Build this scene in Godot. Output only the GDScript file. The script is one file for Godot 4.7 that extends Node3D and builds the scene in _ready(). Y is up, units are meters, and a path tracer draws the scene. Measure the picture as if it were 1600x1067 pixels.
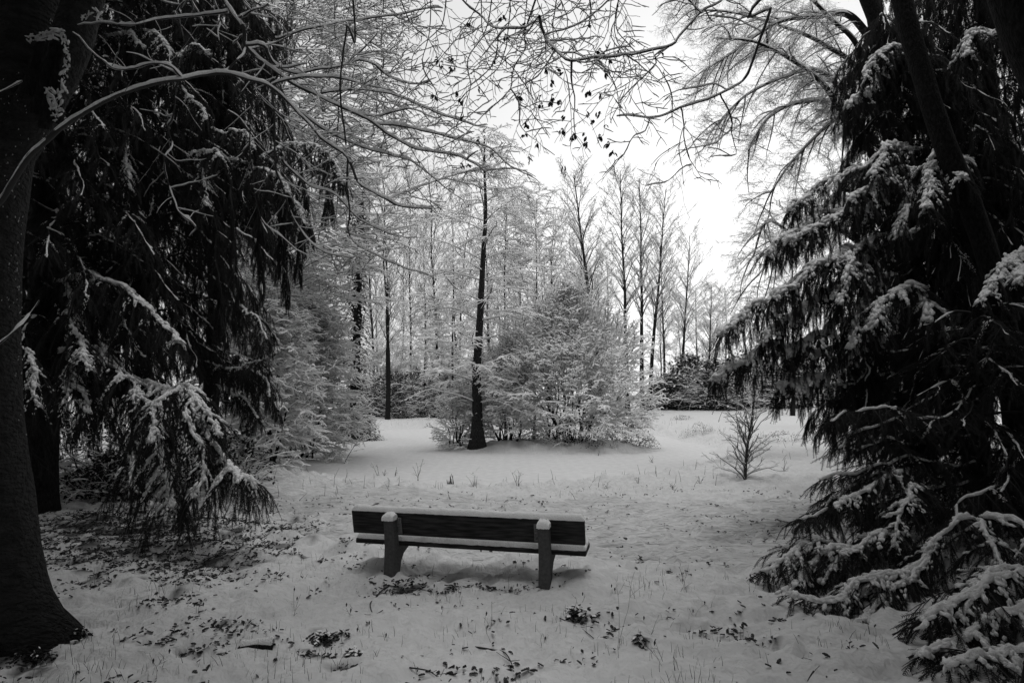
extends Node3D
# Snow-covered park pond with a bench, framed by dark conifers. Monochrome photograph: every colour is a grey.

const F := 924.05          # focal length in pixels of the 1600 px wide photograph (60 degrees upright)
const PITCH := 5.4
const EYE := Vector3(0, 1.75, 0)

# ---------------------------------------------------------------- mesh collector
class MB:
	var v := PackedVector3Array()
	var n := PackedVector3Array()
	var c := PackedColorArray()
	var i := PackedInt32Array()

	func put(p: Vector3, nn: Vector3, col: Color) -> int:
		v.append(p); n.append(nn); c.append(col)
		return v.size() - 1

	func quad(a: int, b: int, d: int, e: int) -> void:   # a b along, d e the other edge
		i.append(a); i.append(b); i.append(d)
		i.append(b); i.append(e); i.append(d)

	func tri(a: Vector3, b: Vector3, d: Vector3, col: Color) -> void:
		var nn := (d - a).cross(b - a).normalized()
		var k := v.size()
		for p in [a, b, d]:
			v.append(p); n.append(nn); c.append(col)
		i.append(k); i.append(k + 1); i.append(k + 2)

	func face4(a: Vector3, b: Vector3, d: Vector3, e: Vector3, col: Color) -> void:
		tri(a, b, d, col); tri(a, d, e, col)

	func box(o: Vector3, x: Vector3, y: Vector3, z: Vector3, bev: float, col: Color) -> void:
		# chamfered box: centre o, half axes x y z
		var hx := x.length(); var hy := y.length(); var hz := z.length()
		var ux := x / hx; var uy := y / hy; var uz := z / hz
		var b := minf(bev, minf(hx, minf(hy, hz)) * 0.45)
		var ax := [ux, uy, uz]; var hh := [hx, hy, hz]
		for k in 3:
			for s in [-1.0, 1.0]:
				var w: Vector3 = ax[k] * s
				var p: Vector3 = ax[(k + 1) % 3]; var q: Vector3 = ax[(k + 2) % 3]
				var hp: float = hh[(k + 1) % 3] - b; var hq: float = hh[(k + 2) % 3] - b
				var m: Vector3 = o + w * float(hh[k])
				var f := [m - p * hp - q * hq, m + p * hp - q * hq, m + p * hp + q * hq, m - p * hp + q * hq]
				if s > 0: f.reverse()
				face4(f[0], f[1], f[2], f[3], col)
		for k in 3:
			var p: Vector3 = ax[(k + 1) % 3]; var q: Vector3 = ax[(k + 2) % 3]
			var e: Vector3 = ax[k] * (float(hh[k]) - b)
			for s in [-1.0, 1.0]:
				for t in [-1.0, 1.0]:
					var m1: Vector3 = o + p * s * float(hh[(k + 1) % 3]) + q * t * (float(hh[(k + 2) % 3]) - b)
					var m2: Vector3 = o + p * s * (float(hh[(k + 1) % 3]) - b) + q * t * float(hh[(k + 2) % 3])
					if s * t > 0: face4(m1 - e, m1 + e, m2 + e, m2 - e, col)
					else: face4(m2 - e, m2 + e, m1 + e, m1 - e, col)
		for sx in [-1.0, 1.0]:
			for sy in [-1.0, 1.0]:
				for sz in [-1.0, 1.0]:
					var a: Vector3 = o + ux * sx * hx + uy * sy * (hy - b) + uz * sz * (hz - b)
					var d: Vector3 = o + ux * sx * (hx - b) + uy * sy * hy + uz * sz * (hz - b)
					var g: Vector3 = o + ux * sx * (hx - b) + uy * sy * (hy - b) + uz * sz * hz
					if sx * sy * sz > 0: tri(a, g, d, col)
					else: tri(a, d, g, col)

	func tube(p: PackedVector3Array, r: PackedFloat32Array, sides: int, col: Color) -> void:
		var m := p.size()
		if m < 2: return
		var t0 := (p[1] - p[0]).normalized()
		var s := t0.cross(Vector3.UP if absf(t0.y) < 0.9 else Vector3.RIGHT).normalized()
		var base := v.size()
		for k in m:
			var t := (p[mini(k + 1, m - 1)] - p[maxi(k - 1, 0)]).normalized()
			s = (s - t * s.dot(t)).normalized()
			var u := s.cross(t)
			for j in sides:
				var a := TAU * j / sides
				var w := s * cos(a) + u * sin(a)
				v.append(p[k] + w * r[k]); n.append(w); c.append(col)
		for k in m - 1:
			for j in sides:
				var a := base + k * sides + j
				var b := base + k * sides + (j + 1) % sides
				quad(a, b, a + sides, b + sides)

	# a ridge of snow lying on a branch: half tube whose upper side is raised
	func ridge(p: PackedVector3Array, w: PackedFloat32Array, h: PackedFloat32Array, across: int, col: Color) -> void:
		var m := p.size()
		if m < 2: return
		var base := v.size()
		var s := Vector3.RIGHT
		for k in m:
			var t := (p[mini(k + 1, m - 1)] - p[maxi(k - 1, 0)]).normalized()
			var q := t.cross(Vector3.UP)
			if q.length() > 0.05: s = q.normalized()
			var u := s.cross(t).normalized()
			if u.y < 0: u = -u
			u = (u + Vector3.UP * 0.5).normalized()
			for j in across + 1:
				var a := lerpf(-0.45, PI + 0.45, float(j) / across)
				var sa := sin(a)
				v.append(p[k] + s * cos(a) * w[k] + u * (sa * h[k] if sa > 0 else sa * w[k] * 0.6))
				n.append((s * cos(a) * h[k] + u * sa * w[k] + u * 0.0001).normalized()); c.append(col)
		for k in m - 1:
			for j in across:
				var a := base + k * (across + 1) + j
				quad(a, a + 1, a + across + 1, a + across + 2)

	# thin twig of three faces: dark underneath, snow lying on top
	func twig(p: PackedVector3Array, r: float, snow: float, dark: Color, white: Color) -> void:
		var m := p.size()
		var bd := v.size()
		var side := Vector3.RIGHT
		for k in m:
			var t := (p[mini(k + 1, m - 1)] - p[maxi(k - 1, 0)]).normalized()
			var q := t.cross(Vector3.UP)
			if q.length() > 0.1: side = q.normalized()
			var u := side.cross(t).normalized()
			if u.y < 0: u = -u
			var f := r * (1.0 - 0.6 * k / (m - 1))
			var flat := clampf(1.2 - absf(t.y) * 1.1, 0.0, 1.0)
			var l := p[k] - side * f; var rr := p[k] + side * f
			v.append(l); n.append(-side); c.append(dark)
			v.append(p[k] - u * f); n.append(-u); c.append(dark)
			v.append(rr); n.append(side); c.append(dark)
			var tc := white if snow * flat > 0.001 else dark
			var g := f + snow * flat * (1.0 if k < m - 1 else 0.4)
			v.append(l - side * snow * flat * 0.25); n.append((u * 0.5 - side).normalized()); c.append(tc)
			v.append(p[k] + u * g); n.append(u); c.append(tc)
			v.append(rr + side * snow * flat * 0.25); n.append((u * 0.5 + side).normalized()); c.append(tc)
		for k in m - 1:
			var a := bd + k * 6
			quad(a, a + 1, a + 6, a + 7); quad(a + 1, a + 2, a + 7, a + 8)
			quad(a + 4, a + 3, a + 10, a + 9); quad(a + 5, a + 4, a + 11, a + 10)

	func mesh(mat: Material) -> ArrayMesh:
		var am := ArrayMesh.new()
		if i.is_empty(): return am
		var arr := []
		arr.resize(Mesh.ARRAY_MAX)
		arr[Mesh.ARRAY_VERTEX] = v; arr[Mesh.ARRAY_NORMAL] = n; arr[Mesh.ARRAY_COLOR] = c; arr[Mesh.ARRAY_INDEX] = i
		am.add_surface_from_arrays(Mesh.PRIMITIVE_TRIANGLES, arr)
		am.surface_set_material(0, mat)
		return am

# ---------------------------------------------------------------- state
var rng := RandomNumberGenerator.new()
var nz := FastNoiseLite.new()      # smooth noise, about one feature per metre at scale 1
var M := {}
var sprays := {}
var shoot_meshes: Array = []
var lump_meshes: Array = []
var used := {}
const WHITE := Color(0.88, 0.88, 0.88)
const W1 := Color(1, 1, 1)

func grey(l: float) -> Color:
	var c := Color(l, l, l)
	return c.linear_to_srgb()

func lin(l: float) -> Color:
	return Color(l, l, l)

func rf(a: float, b: float) -> float:
	return rng.randf_range(a, b)

# ---------------------------------------------------------------- nodes
func numbered(s: String) -> String:
	if not used.has(s):
		used[s] = 0
		return s
	used[s] += 1
	return "%s_%03d" % [s, used[s]]

func tag(o: Node, label: String, category := "", group := "", kind := "") -> void:
	if label: o.set_meta("label", label)
	if category: o.set_meta("category", category)
	if group: o.set_meta("group", group)
	if kind: o.set_meta("kind", kind)

func thing(called: String, at: Vector3, label: String, category: String, group := "") -> Node3D:
	var o := Node3D.new()
	o.name = numbered(called)
	o.position = at
	add_child(o)
	tag(o, label, category, group)
	return o

# a mesh whose vertices are world positions, hung under parent (parents here are only moved, never turned)
func part(called: String, mb: MB, mat: Material, parent: Node3D, kind := "") -> MeshInstance3D:
	if mb.i.is_empty(): return null
	var o := MeshInstance3D.new()
	o.name = called
	var off := Vector3.ZERO
	var q: Node = parent
	while q is Node3D and q != self:
		off += (q as Node3D).position
		q = q.get_parent()
	if off != Vector3.ZERO:
		for k in mb.v.size(): mb.v[k] -= off
	o.mesh = mb.mesh(mat)
	if kind: o.set_meta("kind", kind)
	parent.add_child(o, true)
	return o

func multi(called: String, mesh: Mesh, xs: Array, parent: Node3D, kind := "stuff") -> MultiMeshInstance3D:
	if xs.is_empty(): return null
	var off := Vector3.ZERO
	var q: Node = parent
	while q is Node3D and q != self:
		off += (q as Node3D).position
		q = q.get_parent()
	var mm := MultiMesh.new()
	mm.transform_format = MultiMesh.TRANSFORM_3D
	mm.mesh = mesh
	mm.instance_count = xs.size()
	for k in xs.size():
		var t: Transform3D = xs[k]
		t.origin -= off
		mm.set_instance_transform(k, t)
	var o := MultiMeshInstance3D.new()
	o.name = called
	o.multimesh = mm
	if kind: o.set_meta("kind", kind)
	parent.add_child(o, true)
	return o

# ---------------------------------------------------------------- where a pixel of the photograph lies
func px(x: float, y: float, d: float) -> Vector3:
	var r := Vector3((x - 800.0) / F, -(y - 533.5) / F, -1.0).rotated(Vector3.RIGHT, deg_to_rad(PITCH))
	return EYE + r * (d / -r.z)

func gp(x: float, y: float) -> Vector3:
	var d := 2.0
	while d < 200.0:
		var p := px(x, y, d)
		if p.y <= hgt(p.x, p.z):
			var q := px(x, y, d / 1.01)
			return Vector3(q.x, hgt(q.x, q.z), q.z)
		d *= 1.01
	return px(x, y, 200.0)

func on(x: float, z: float) -> Vector3:
	return Vector3(x, hgt(x, z), z)

# ---------------------------------------------------------------- terrain
const ICE := -0.45
func pond_e(x: float, z: float) -> float:
	var wob := nz.get_noise_2d(x * 0.12 + 40.0, z * 0.12) * 0.09
	wob += nz.get_noise_2d(x * 0.7, z * 0.7 + 77.0) * 0.035
	return sqrt(pow((x + 0.5) / 9.5, 2) + pow((z + 30.8) / 16.0, 2)) + wob

func isle_e(x: float, z: float) -> float:
	return sqrt(pow((x - 1.75) / 4.6, 2) + pow((z + 25.6) / 2.5, 2)) + nz.get_noise_2d(x * 0.5, z * 0.5 + 9.0) * 0.12

func path_near(x: float) -> float:
	var t := maxf(0.0, -x - 0.6)
	return -6.35 - 0.72 * t * t / (t + 1.0) + 0.12 * sin(x * 0.9)

func path_far(x: float) -> float:
	var t := maxf(0.0, -x - 0.3)
	return -11.1 - 1.3 * t * t / (t + 1.5) + 0.1 * sin(x * 0.7 + 1.0)

func on_path(x: float, z: float) -> float:   # 0 off, 1 on the path
	return smoothstep(0.0, 0.5, path_near(x) - z + nz.get_noise_2d(x * 1.3, z * 1.3) * 0.3) * smoothstep(0.0, 0.7, z - path_far(x) + nz.get_noise_2d(x * 0.9, z + 30.0) * 0.5)

func hgt(x: float, z: float) -> float:
	var far := smoothstep(35.0, 80.0, -z)
	var land := far * 0.85 + smoothstep(6.0, 20.0, absf(x)) * 0.15 + smoothstep(90.0, 260.0, -z) * 1.5
	land += nz.get_noise_2d(x * 0.22, z * 0.22) * 0.10
	var near := 1.0 - smoothstep(14.0, 30.0, -z)
	var p := on_path(x, z) if z > -30.0 else 0.0
	if near > 0.0:
		land += near * (1.0 - 0.75 * p) * (nz.get_noise_2d(x * 1.1, z * 1.1) * 0.07 + nz.get_noise_2d(x * 3.4, z * 3.4 + 5.0) * 0.05 + absf(nz.get_noise_2d(x * 6.5, z * 6.5)) * 0.04)
		land -= near * (1.0 - p) * (0.055 * smoothstep(0.12, 0.5, nz.get_noise_2d(x * 3.0 + 80.0, z * 3.6)) + 0.03 * smoothstep(0.15, 0.5, nz.get_noise_2d(x * 7.5, z * 8.5 + 60.0)))
		# trodden path: long ruts, a raised edge towards the bench
		if p > 0.0:
			var along := z + 0.25 * nz.get_noise_2d(x * 0.3, z * 0.3)
			land += p * near * (-0.05 + nz.get_noise_2d(x * 1.0, along * 5.0) * 0.06 - 0.085 * smoothstep(0.08, 0.4, nz.get_noise_2d(x * 1.1 + 31.0, along * 7.0)) - 0.06 * smoothstep(0.1, 0.4, nz.get_noise_2d(x * 3.2 + 17.0, along * 9.0)))
		var edge := path_near(x) - z
		var rim := exp(-pow((edge - 0.18) / 0.16, 2)) * (0.5 + nz.get_noise_2d(x * 2.1, z * 2.1 + 70.0))
		land += rim * 0.10 * near - 0.055 * near * exp(-pow((edge + 0.06) / 0.08, 2)) * smoothstep(-0.25, 0.2, nz.get_noise_2d(x * 1.7, z * 1.7 + 11.0))
		for w in [0.75, 1.35, 2.6, 3.4]:
			var off: float = edge - w - 0.3 * nz.get_noise_2d(x * 0.35 + w * 9.0, 0.0)
			land -= 0.045 * near * exp(-pow(off / 0.07, 2)) * smoothstep(-0.2, 0.25, nz.get_noise_2d(x * 0.9 + w * 13.0, 4.0))
	if p > 0.05:
		for w in [0.95, 1.75, 3.0]:   # footprints in three trails
			var st: float = 0.40 + 0.03 * w
			var n := roundi(x / st)
			var at: float = path_near(x) - z - w - (0.10 if n % 2 else -0.10) - 0.35 * nz.get_noise_2d(x * 0.4, w * 20.0)
			var dx: float = x - (n + 0.18 * sin(n * 5.1 + w)) * st
			var q := (dx * dx) / 0.016 + (at * at) / 0.0055
			if q < 9.0: land += 0.055 * (-exp(-q) + 0.55 * exp(-pow(sqrt(q) - 1.7, 2) * 3.0))
	var e := pond_e(x, z)
	var bank := smoothstep(0.985, 1.22, e)
	var y := lerpf(ICE, land, bank)
	if bank > 0.0 and bank < 1.0: y += bank * (1.0 - bank) * (0.22 + 0.8 * nz.get_noise_2d(x * 1.6, z * 1.6) + 0.5 * nz.get_noise_2d(x * 4.5, z * 4.5))
	if e < 1.05:
		var i := isle_e(x, z)
		y += (1.0 - smoothstep(0.55, 1.0, i)) * (0.30 + 0.25 * nz.get_noise_2d(x * 1.4, z * 1.4))
		y += nz.get_noise_2d(x * 0.8, z * 0.8) * 0.012
	return y

func bare(x: float, z: float) -> float:   # where dark soil and needle litter show through the thin snow
	var a := maxf(0.0, 1.0 - sqrt(pow((x + 5.0) / 3.0, 2) + pow((z + 7.9) / 2.1, 2)))
	a = maxf(a, 0.75 * maxf(0.0, 1.0 - sqrt(pow((x + 4.2) / 3.0, 2) + pow((z + 6.9) / 1.7, 2))))
	a = maxf(a, 0.8 * maxf(0.0, 1.0 - sqrt(pow((x + 3.3) / 1.2, 2) + pow((z + 6.6) / 0.55, 2))))
	a = maxf(a, 1.3 * maxf(0.0, 1.0 - sqrt(pow((x + 0.95) / 0.55, 2) + pow((z + 5.72) / 0.2, 2))))
	a = maxf(a, 0.8 * maxf(0.0, 1.0 - sqrt(pow((x + 0.1) / 0.8, 2) + pow((z + 5.62) / 0.12, 2))))
	a = maxf(a, 1.1 * maxf(0.0, 1.0 - sqrt(pow((x + 3.5) / 0.5, 2) + pow((z + 4.1) / 0.4, 2))))
	a = maxf(a, 1.2 * maxf(0.0, 1.0 - sqrt(pow((x - 8.0) / 2.6, 2) + pow((z + 8.6) / 2.4, 2))))
	for q in [[0.53, -4.65, 0.24, 0.16], [-1.34, -4.28, 0.30, 0.14], [0.93, -4.28, 0.11, 0.08], [-1.08, -4.04, 0.14, 0.1], [-2.2, -4.6, 0.9, 0.5], [-3.0, -5.4, 0.8, 0.6], [1.6, -4.6, 0.5, 0.25], [-0.2, -3.9, 0.6, 0.22]]:
		a = maxf(a, (1.0 if q[2] < 0.4 else 0.42) * maxf(0.0, 1.0 - sqrt(pow((x - q[0]) / q[2], 2) + pow((z - q[1]) / q[3], 2))))
	return a

# ---------------------------------------------------------------- materials
func noise_tex(freq: float, fract := 4, sz := 512, norm := false, seed_ := 1, lo := 0.0, hi := 1.0) -> NoiseTexture2D:
	var n := FastNoiseLite.new()
	n.noise_type = FastNoiseLite.TYPE_SIMPLEX_SMOOTH
	n.seed = seed_
	n.frequency = freq
	n.fractal_octaves = fract
	var t := NoiseTexture2D.new()
	t.width = sz; t.height = sz; t.seamless = true
	t.noise = n
	if norm:
		t.as_normal_map = true
		t.bump_strength = 6.0
	else:
		var g := Gradient.new()
		g.set_color(0, Color(lo, lo, lo)); g.set_color(1, Color(hi, hi, hi))
		t.color_ramp = g
	return t

func mat(l: float, rough := 0.9, tex: Texture2D = null, scale := Vector3.ONE, bump: Texture2D = null, height := 1.0, world := false) -> StandardMaterial3D:
	var m := StandardMaterial3D.new()
	m.albedo_color = grey(l)
	m.roughness = rough
	m.metallic_specular = 0.25
	if tex: m.albedo_texture = tex
	if bump:
		m.heightmap_enabled = true
		m.heightmap_texture = bump
		m.heightmap_scale = height
	if tex or bump:
		m.uv1_triplanar = true
		m.uv1_world_triplanar = world
		m.uv1_scale = scale
	return m

func materials() -> void:
	var fine := noise_tex(0.02, 5, 512, false, 3)
	var snowtex := noise_tex(0.012, 5, 512, false, 8, 0.92, 1.0)
	var m := mat(0.74, 0.85, snowtex, Vector3.ONE * 0.9, fine, 2.4, true)
	m.vertex_color_use_as_albedo = true
	M.ground = m
	m = mat(0.86, 0.85, noise_tex(0.012, 5, 512, false, 9, 0.80, 1.0), Vector3(0.22, 0.9, 1.5), noise_tex(0.03, 5, 512, false, 5), 5.0, true)
	m.vertex_color_use_as_albedo = true
	M.path = m
	m = mat(0.76, 0.8, snowtex, Vector3.ONE * 0.5, fine, 0.8, true)
	M.ice = m
	M.snow = mat(0.86, 0.85, null, Vector3.ONE * 6.0, fine, 1.0)
	M.bench_snow = mat(0.86, 0.85, null, Vector3.ONE * 5.0, fine, 0.8)
	var barktex := noise_tex(0.02, 5, 512, false, 11, 0.35, 1.0)
	M.bark = mat(0.038, 0.95, barktex, Vector3(3.0, 0.9, 3.0), noise_tex(0.035, 4, 512, false, 12), 3.0)
	M.grey_bark = mat(0.085, 0.95, barktex, Vector3(2.0, 0.7, 2.0), noise_tex(0.03, 4, 512, false, 16), 5.0)
	M.beech = mat(0.045, 0.85, noise_tex(0.012, 5, 512, false, 14, 0.6, 1.0), Vector3(1.2, 1.6, 1.2), noise_tex(0.03, 5, 512, false, 15), 5.0)
	M.twig = mat(0.045, 0.9)
	M.sprig = mat(1.0, 0.9); M.sprig.vertex_color_use_as_albedo = true
	M.needle = mat(1.0, 0.8); M.needle.vertex_color_use_as_albedo = true
	M.needle.backlight_enabled = true; M.needle.backlight = grey(0.008)
	M.leaf = mat(1.0, 0.85); M.leaf.vertex_color_use_as_albedo = true
	M.wood = mat(0.075, 0.8, noise_tex(0.012, 5, 512, false, 21, 0.35, 1.0), Vector3(2.2, 2.2, 2.2), noise_tex(0.05, 4, 512, false, 22), 0.25)
	M.wood.uv1_scale = Vector3(0.5, 5.0, 5.0)
	M.concrete = mat(0.12, 0.95, noise_tex(0.02, 6, 512, false, 31, 0.78, 1.0), Vector3.ONE * 2.5, noise_tex(0.08, 4, 512, false, 32), 0.5)
	M.metal = mat(0.26, 0.6, noise_tex(0.03, 5, 256, false, 41, 0.55, 1.0), Vector3.ONE * 5.0)

# ---------------------------------------------------------------- curves
func curve(pts: Array, step: float) -> PackedVector3Array:   # Catmull-Rom through the points
	var out := PackedVector3Array()
	for k in pts.size() - 1:
		var a: Vector3 = pts[maxi(k - 1, 0)]; var b: Vector3 = pts[k]; var c: Vector3 = pts[k + 1]; var d: Vector3 = pts[mini(k + 2, pts.size() - 1)]
		var n := maxi(1, int(ceil(b.distance_to(c) / step)))
		for j in n: out.append(b.cubic_interpolate(c, a, d, float(j) / n))
	out.append(pts[-1])
	return out

func radii(n: int, r0: float, r1: float, pw := 1.0) -> PackedFloat32Array:
	var r := PackedFloat32Array()
	for k in n: r.append(lerpf(r0, r1, pow(float(k) / maxf(1, n - 1), pw)))
	return r

func lay_snow(ms: MB, p: PackedVector3Array, r: PackedFloat32Array, thick: float, across := 5, gaps := 0.0) -> void:
	var w := PackedFloat32Array(); var h := PackedFloat32Array()
	for k in p.size():
		var t := (p[mini(k + 1, p.size() - 1)] - p[maxi(k - 1, 0)]).normalized()
		var f := clampf(1.12 - absf(t.y) * 1.2, 0.0, 1.0)
		var q := nz.get_noise_3dv(p[k] * 9.0) + 0.9 * nz.get_noise_3dv(p[k] * 34.0)
		f *= clampf(1.0 + 1.0 * q, 0.2, 1.7)
		if gaps > 0.0 and nz.get_noise_3dv(p[k] * 3.0 + Vector3(9, 3, 1)) < gaps * 2.0 - 1.0: f = 0.0
		if k == p.size() - 1: f *= 0.4
		w.append(r[k] * (0.97 if f > 0.05 else 0.6) + thick * f * 0.3)
		h.append((r[k] + thick * f) if f > 0.05 else r[k] * 0.6)
	ms.ridge(p, w, h, across, W1)

# a bare branch with its twigs, bending as it grows; wood goes to mb, snow to ms
func grow(mb: MB, ms: MB, p: Vector3, d: Vector3, L: float, r: float, lvl: int, o: Dictionary) -> void:
	var n := clampi(int(L / o.get("seg", 0.07)), 3, 14)
	var pts := PackedVector3Array([p])
	var rad := PackedFloat32Array([r])
	var dirs := [d]
	var up: float = o.get("up", 0.0)
	var wob: float = o.get("wob", 0.22)
	for k in n:
		d = (d + Vector3(rf(-1, 1), rf(-1, 1), rf(-1, 1)) * wob + Vector3.UP * up).normalized()
		p += d * L / n
		pts.append(p); dirs.append(d)
		rad.append(maxf(r * (1.0 - 0.65 * (k + 1.0) / n), o.get("rmin", 0.0016)))
	mb.tube(pts, rad, 6 if r > 0.012 else (4 if r > 0.004 else 3), lin(1.0))
	var th: float = o.get("snow", 0.012)
	if th > 0.0: lay_snow(ms, pts, rad, minf(th, 0.35 * th + r * 1.6), 4 if r > 0.006 else 3, o.get("gaps", 0.2))
	if lvl <= 0: return
	var gap: float = o.get("gap", 0.10) * (1.0 if lvl == 1 else 1.5)
	var t := rf(0.4, 1.0) * gap
	var sgn := 1.0
	while t < L * 0.97:
		var k := clampi(int(t / L * n), 0, n - 1)
		var q := pts[k].lerp(pts[k + 1], t / L * n - k)
		var dd: Vector3 = dirs[k + 1]
		var s := dd.cross(Vector3.UP)
		if s.length() < 0.1: s = Vector3(rf(-1, 1), 0, rf(-1, 1))
		s = (s.normalized() * sgn + Vector3(rf(-1, 1), rf(-0.8, 0.8), rf(-1, 1)) * o.get("round", 0.6)).normalized()
		var cd := (dd * rf(0.6, 1.1) + s).normalized()
		var cl := L * rf(0.28, 0.55) * (1.0 - 0.45 * t / L) + 0.03
		grow(mb, ms, q, cd, minf(cl, o.get("maxl", 9.0)), maxf(rad[k] * rf(0.45, 0.65), o.get("rmin", 0.0016)), lvl - 1, o)
		sgn = -sgn
		t += gap * rf(0.6, 1.5)

# a branch traced through points of the photograph, at a depth that runs from d0 to d1
func trace(parent: Node3D, xy: Array, d0: float, d1: float, r0: float, r1: float, lvl: int, o: Dictionary, called := "branch", from := Vector3.INF) -> void:
	var pts := []
	if from != Vector3.INF: pts.append(from)
	var m := xy.size() / 2
	for k in m:
		var d: float = lerpf(d0, d1, float(k) / (m - 1)) + (nz.get_noise_2d(xy[k * 2] * 0.02, xy[k * 2 + 1] * 0.02) * o.get("dz", 0.25))
		pts.append(px(xy[k * 2], xy[k * 2 + 1], d))
	var c := curve(pts, 0.05)
	for k in range(1, c.size()): c[k] += Vector3(nz.get_noise_3dv(c[k] * 4.0), nz.get_noise_3dv(c[k] * 4.0 + Vector3(50, 0, 0)), 0) * 0.02
	var mb := MB.new(); var ms := MB.new()
	var r := radii(c.size(), r0, r1)
	mb.tube(c, r, 8, lin(1.0))
	var th: float = o.get("snow", 0.012)
	if th > 0.0: lay_snow(ms, c, r, th * o.get("main", 1.6), 6, o.get("gaps", 0.2) * 0.4)
	if lvl > 0:
		var t := 0.0
		var total := 0.0
		for k in c.size() - 1: total += c[k].distance_to(c[k + 1])
		var next: float = rf(0.3, 0.9) * o.get("first", 0.25)
		var sgn := 1.0
		for k in c.size() - 1:
			t += c[k].distance_to(c[k + 1])
			if t < next or (from != Vector3.INF and c[k].y > px(800, -40, d0).y): continue
			next = t + o.get("cgap", 0.16) * rf(0.6, 1.5)
			var dd := (c[k + 1] - c[k]).normalized()
			var s := dd.cross(Vector3.FORWARD).normalized() * sgn
			s = (s + Vector3(rf(-1, 1), rf(-0.7, 0.7), rf(-1, 1)) * o.get("round", 0.6)).normalized()
			sgn = -sgn
			var cl: float = o.get("cl", 0.6) * rf(0.5, 1.2) * (1.0 - 0.5 * t / total)
			grow(mb, ms, c[k], (dd * rf(0.5, 1.1) + s).normalized(), cl, maxf(r[k] * rf(0.35, 0.55), o.get("rmin", 0.0016)), lvl - 1, o)
		grow(mb, ms, c[-1], (c[-1] - c[-2]).normalized(), o.get("cl", 0.6) * 0.5, r1, lvl - 1, o)
	var b := part(called, mb, M.twig, parent)
	part("snow", ms, M.snow, b)

# ---------------------------------------------------------------- twig sprays for the trees beyond
# elevation of the stem in degrees, snow thickness, how much the tips droop
func make_spray(L: float, elev: float, droop: float, snow: float, dens: float, r: float, flat: float, bark: float) -> ArrayMesh:
	var mb := MB.new()
	var dark := lin(bark)
	var e := deg_to_rad(elev)
	var d := Vector3(cos(e), sin(e), 0)
	var p := Vector3.ZERO
	var pts := PackedVector3Array([p])
	var n := 7
	for k in n:
		d = (d + Vector3(0, -droop, 0) + Vector3(rf(-1, 1), rf(-1, 1), rf(-1, 1)) * 0.13).normalized()
		p += d * L / n
		pts.append(p)
	mb.twig(pts, r, snow, dark, WHITE)
	for k in range(1, n + 1):
		for side in [-1.0, 1.0]:
			if rng.randf() > dens: continue
			var dd := (pts[k] - pts[k - 1]).normalized()
			var s := Vector3(0, 0, side)
			var cd := (dd * rf(0.5, 1.0) + s * rf(0.6, 1.0) + Vector3(0, rf(-1, 1) * flat, rf(-0.2, 0.2))).normalized()
			var cl := L * rf(0.25, 0.5) * (1.15 - 0.6 * k / n)
			var q := pts[k]
			var cp := PackedVector3Array([q])
			for j in 4:
				cd = (cd + Vector3(0, -droop * 1.3, 0) + Vector3(rf(-1, 1), rf(-1, 1), rf(-1, 1)) * 0.2).normalized()
				q += cd * cl / 4
				cp.append(q)
			mb.twig(cp, r * 0.7, snow * 0.9, dark, WHITE)
			for j in range(1, 5):
				if rng.randf() > dens * 0.9: continue
				var td := (cd * rf(0.4, 1.0) + Vector3(rf(-1, 1), rf(-1, 1) * flat * 1.3 - 0.1, rf(-1, 1))).normalized()
				var tl := cl * rf(0.25, 0.5)
				mb.twig(PackedVector3Array([cp[j], cp[j] + td * tl * 0.5 + Vector3(0, rf(-0.02, 0.02), 0), cp[j] + td * tl + Vector3(0, -droop * tl * 0.4, 0)]), r * 0.5, snow * 0.8, dark, WHITE)
	return mb.mesh(M.sprig)

func make_sprays() -> void:
	for k in [["flat", 6.0, 0.05, 0.030, 0.64, 0.011, 0.3, 0.06], ["rise", 38.0, 0.02, 0.022, 0.72, 0.011, 0.45, 0.07], ["steep", 66.0, 0.0, 0.012, 0.62, 0.013, 0.5, 0.05], ["droop", -12.0, 0.10, 0.020, 0.75, 0.010, 0.4, 0.07], ["thin", 45.0, 0.0, 0.007, 0.62, 0.012, 0.5, 0.04], ["hang", -38.0, 0.05, 0.004, 0.85, 0.006, 0.6, 0.04], ["wisp", 20.0, 0.06, 0.005, 0.8, 0.007, 0.6, 0.04], ["lace", 14.0, 0.04, 0.044, 0.55, 0.012, 0.6, 0.24], ["twigs", 44.0, 0.03, 0.046, 0.6, 0.012, 0.7, 0.24]]:
		var a := []
		for j in 4: a.append(make_spray(1.0, k[1], k[2], k[3], k[4], k[5], k[6], k[7]))
		sprays[k[0]] = a

# collects spray placements for one tree: kind -> variant -> transforms
class Crown:
	var lists := {}
	func add(kind: String, variant: int, p: Vector3, yaw: float, s: float, tilt: float) -> void:
		var key := "%s:%d" % [kind, variant]
		if not lists.has(key): lists[key] = []
		lists[key].append(Transform3D(Basis(Vector3.UP, yaw) * Basis(Vector3.BACK, tilt) * Basis.from_scale(Vector3.ONE * s), p))

func hang_crown(cr: Crown, tree: Node3D) -> void:
	for key in cr.lists:
		var q: PackedStringArray = key.split(":")
		multi("crown", sprays[q[0]][int(q[1])], cr.lists[key], tree)

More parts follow.
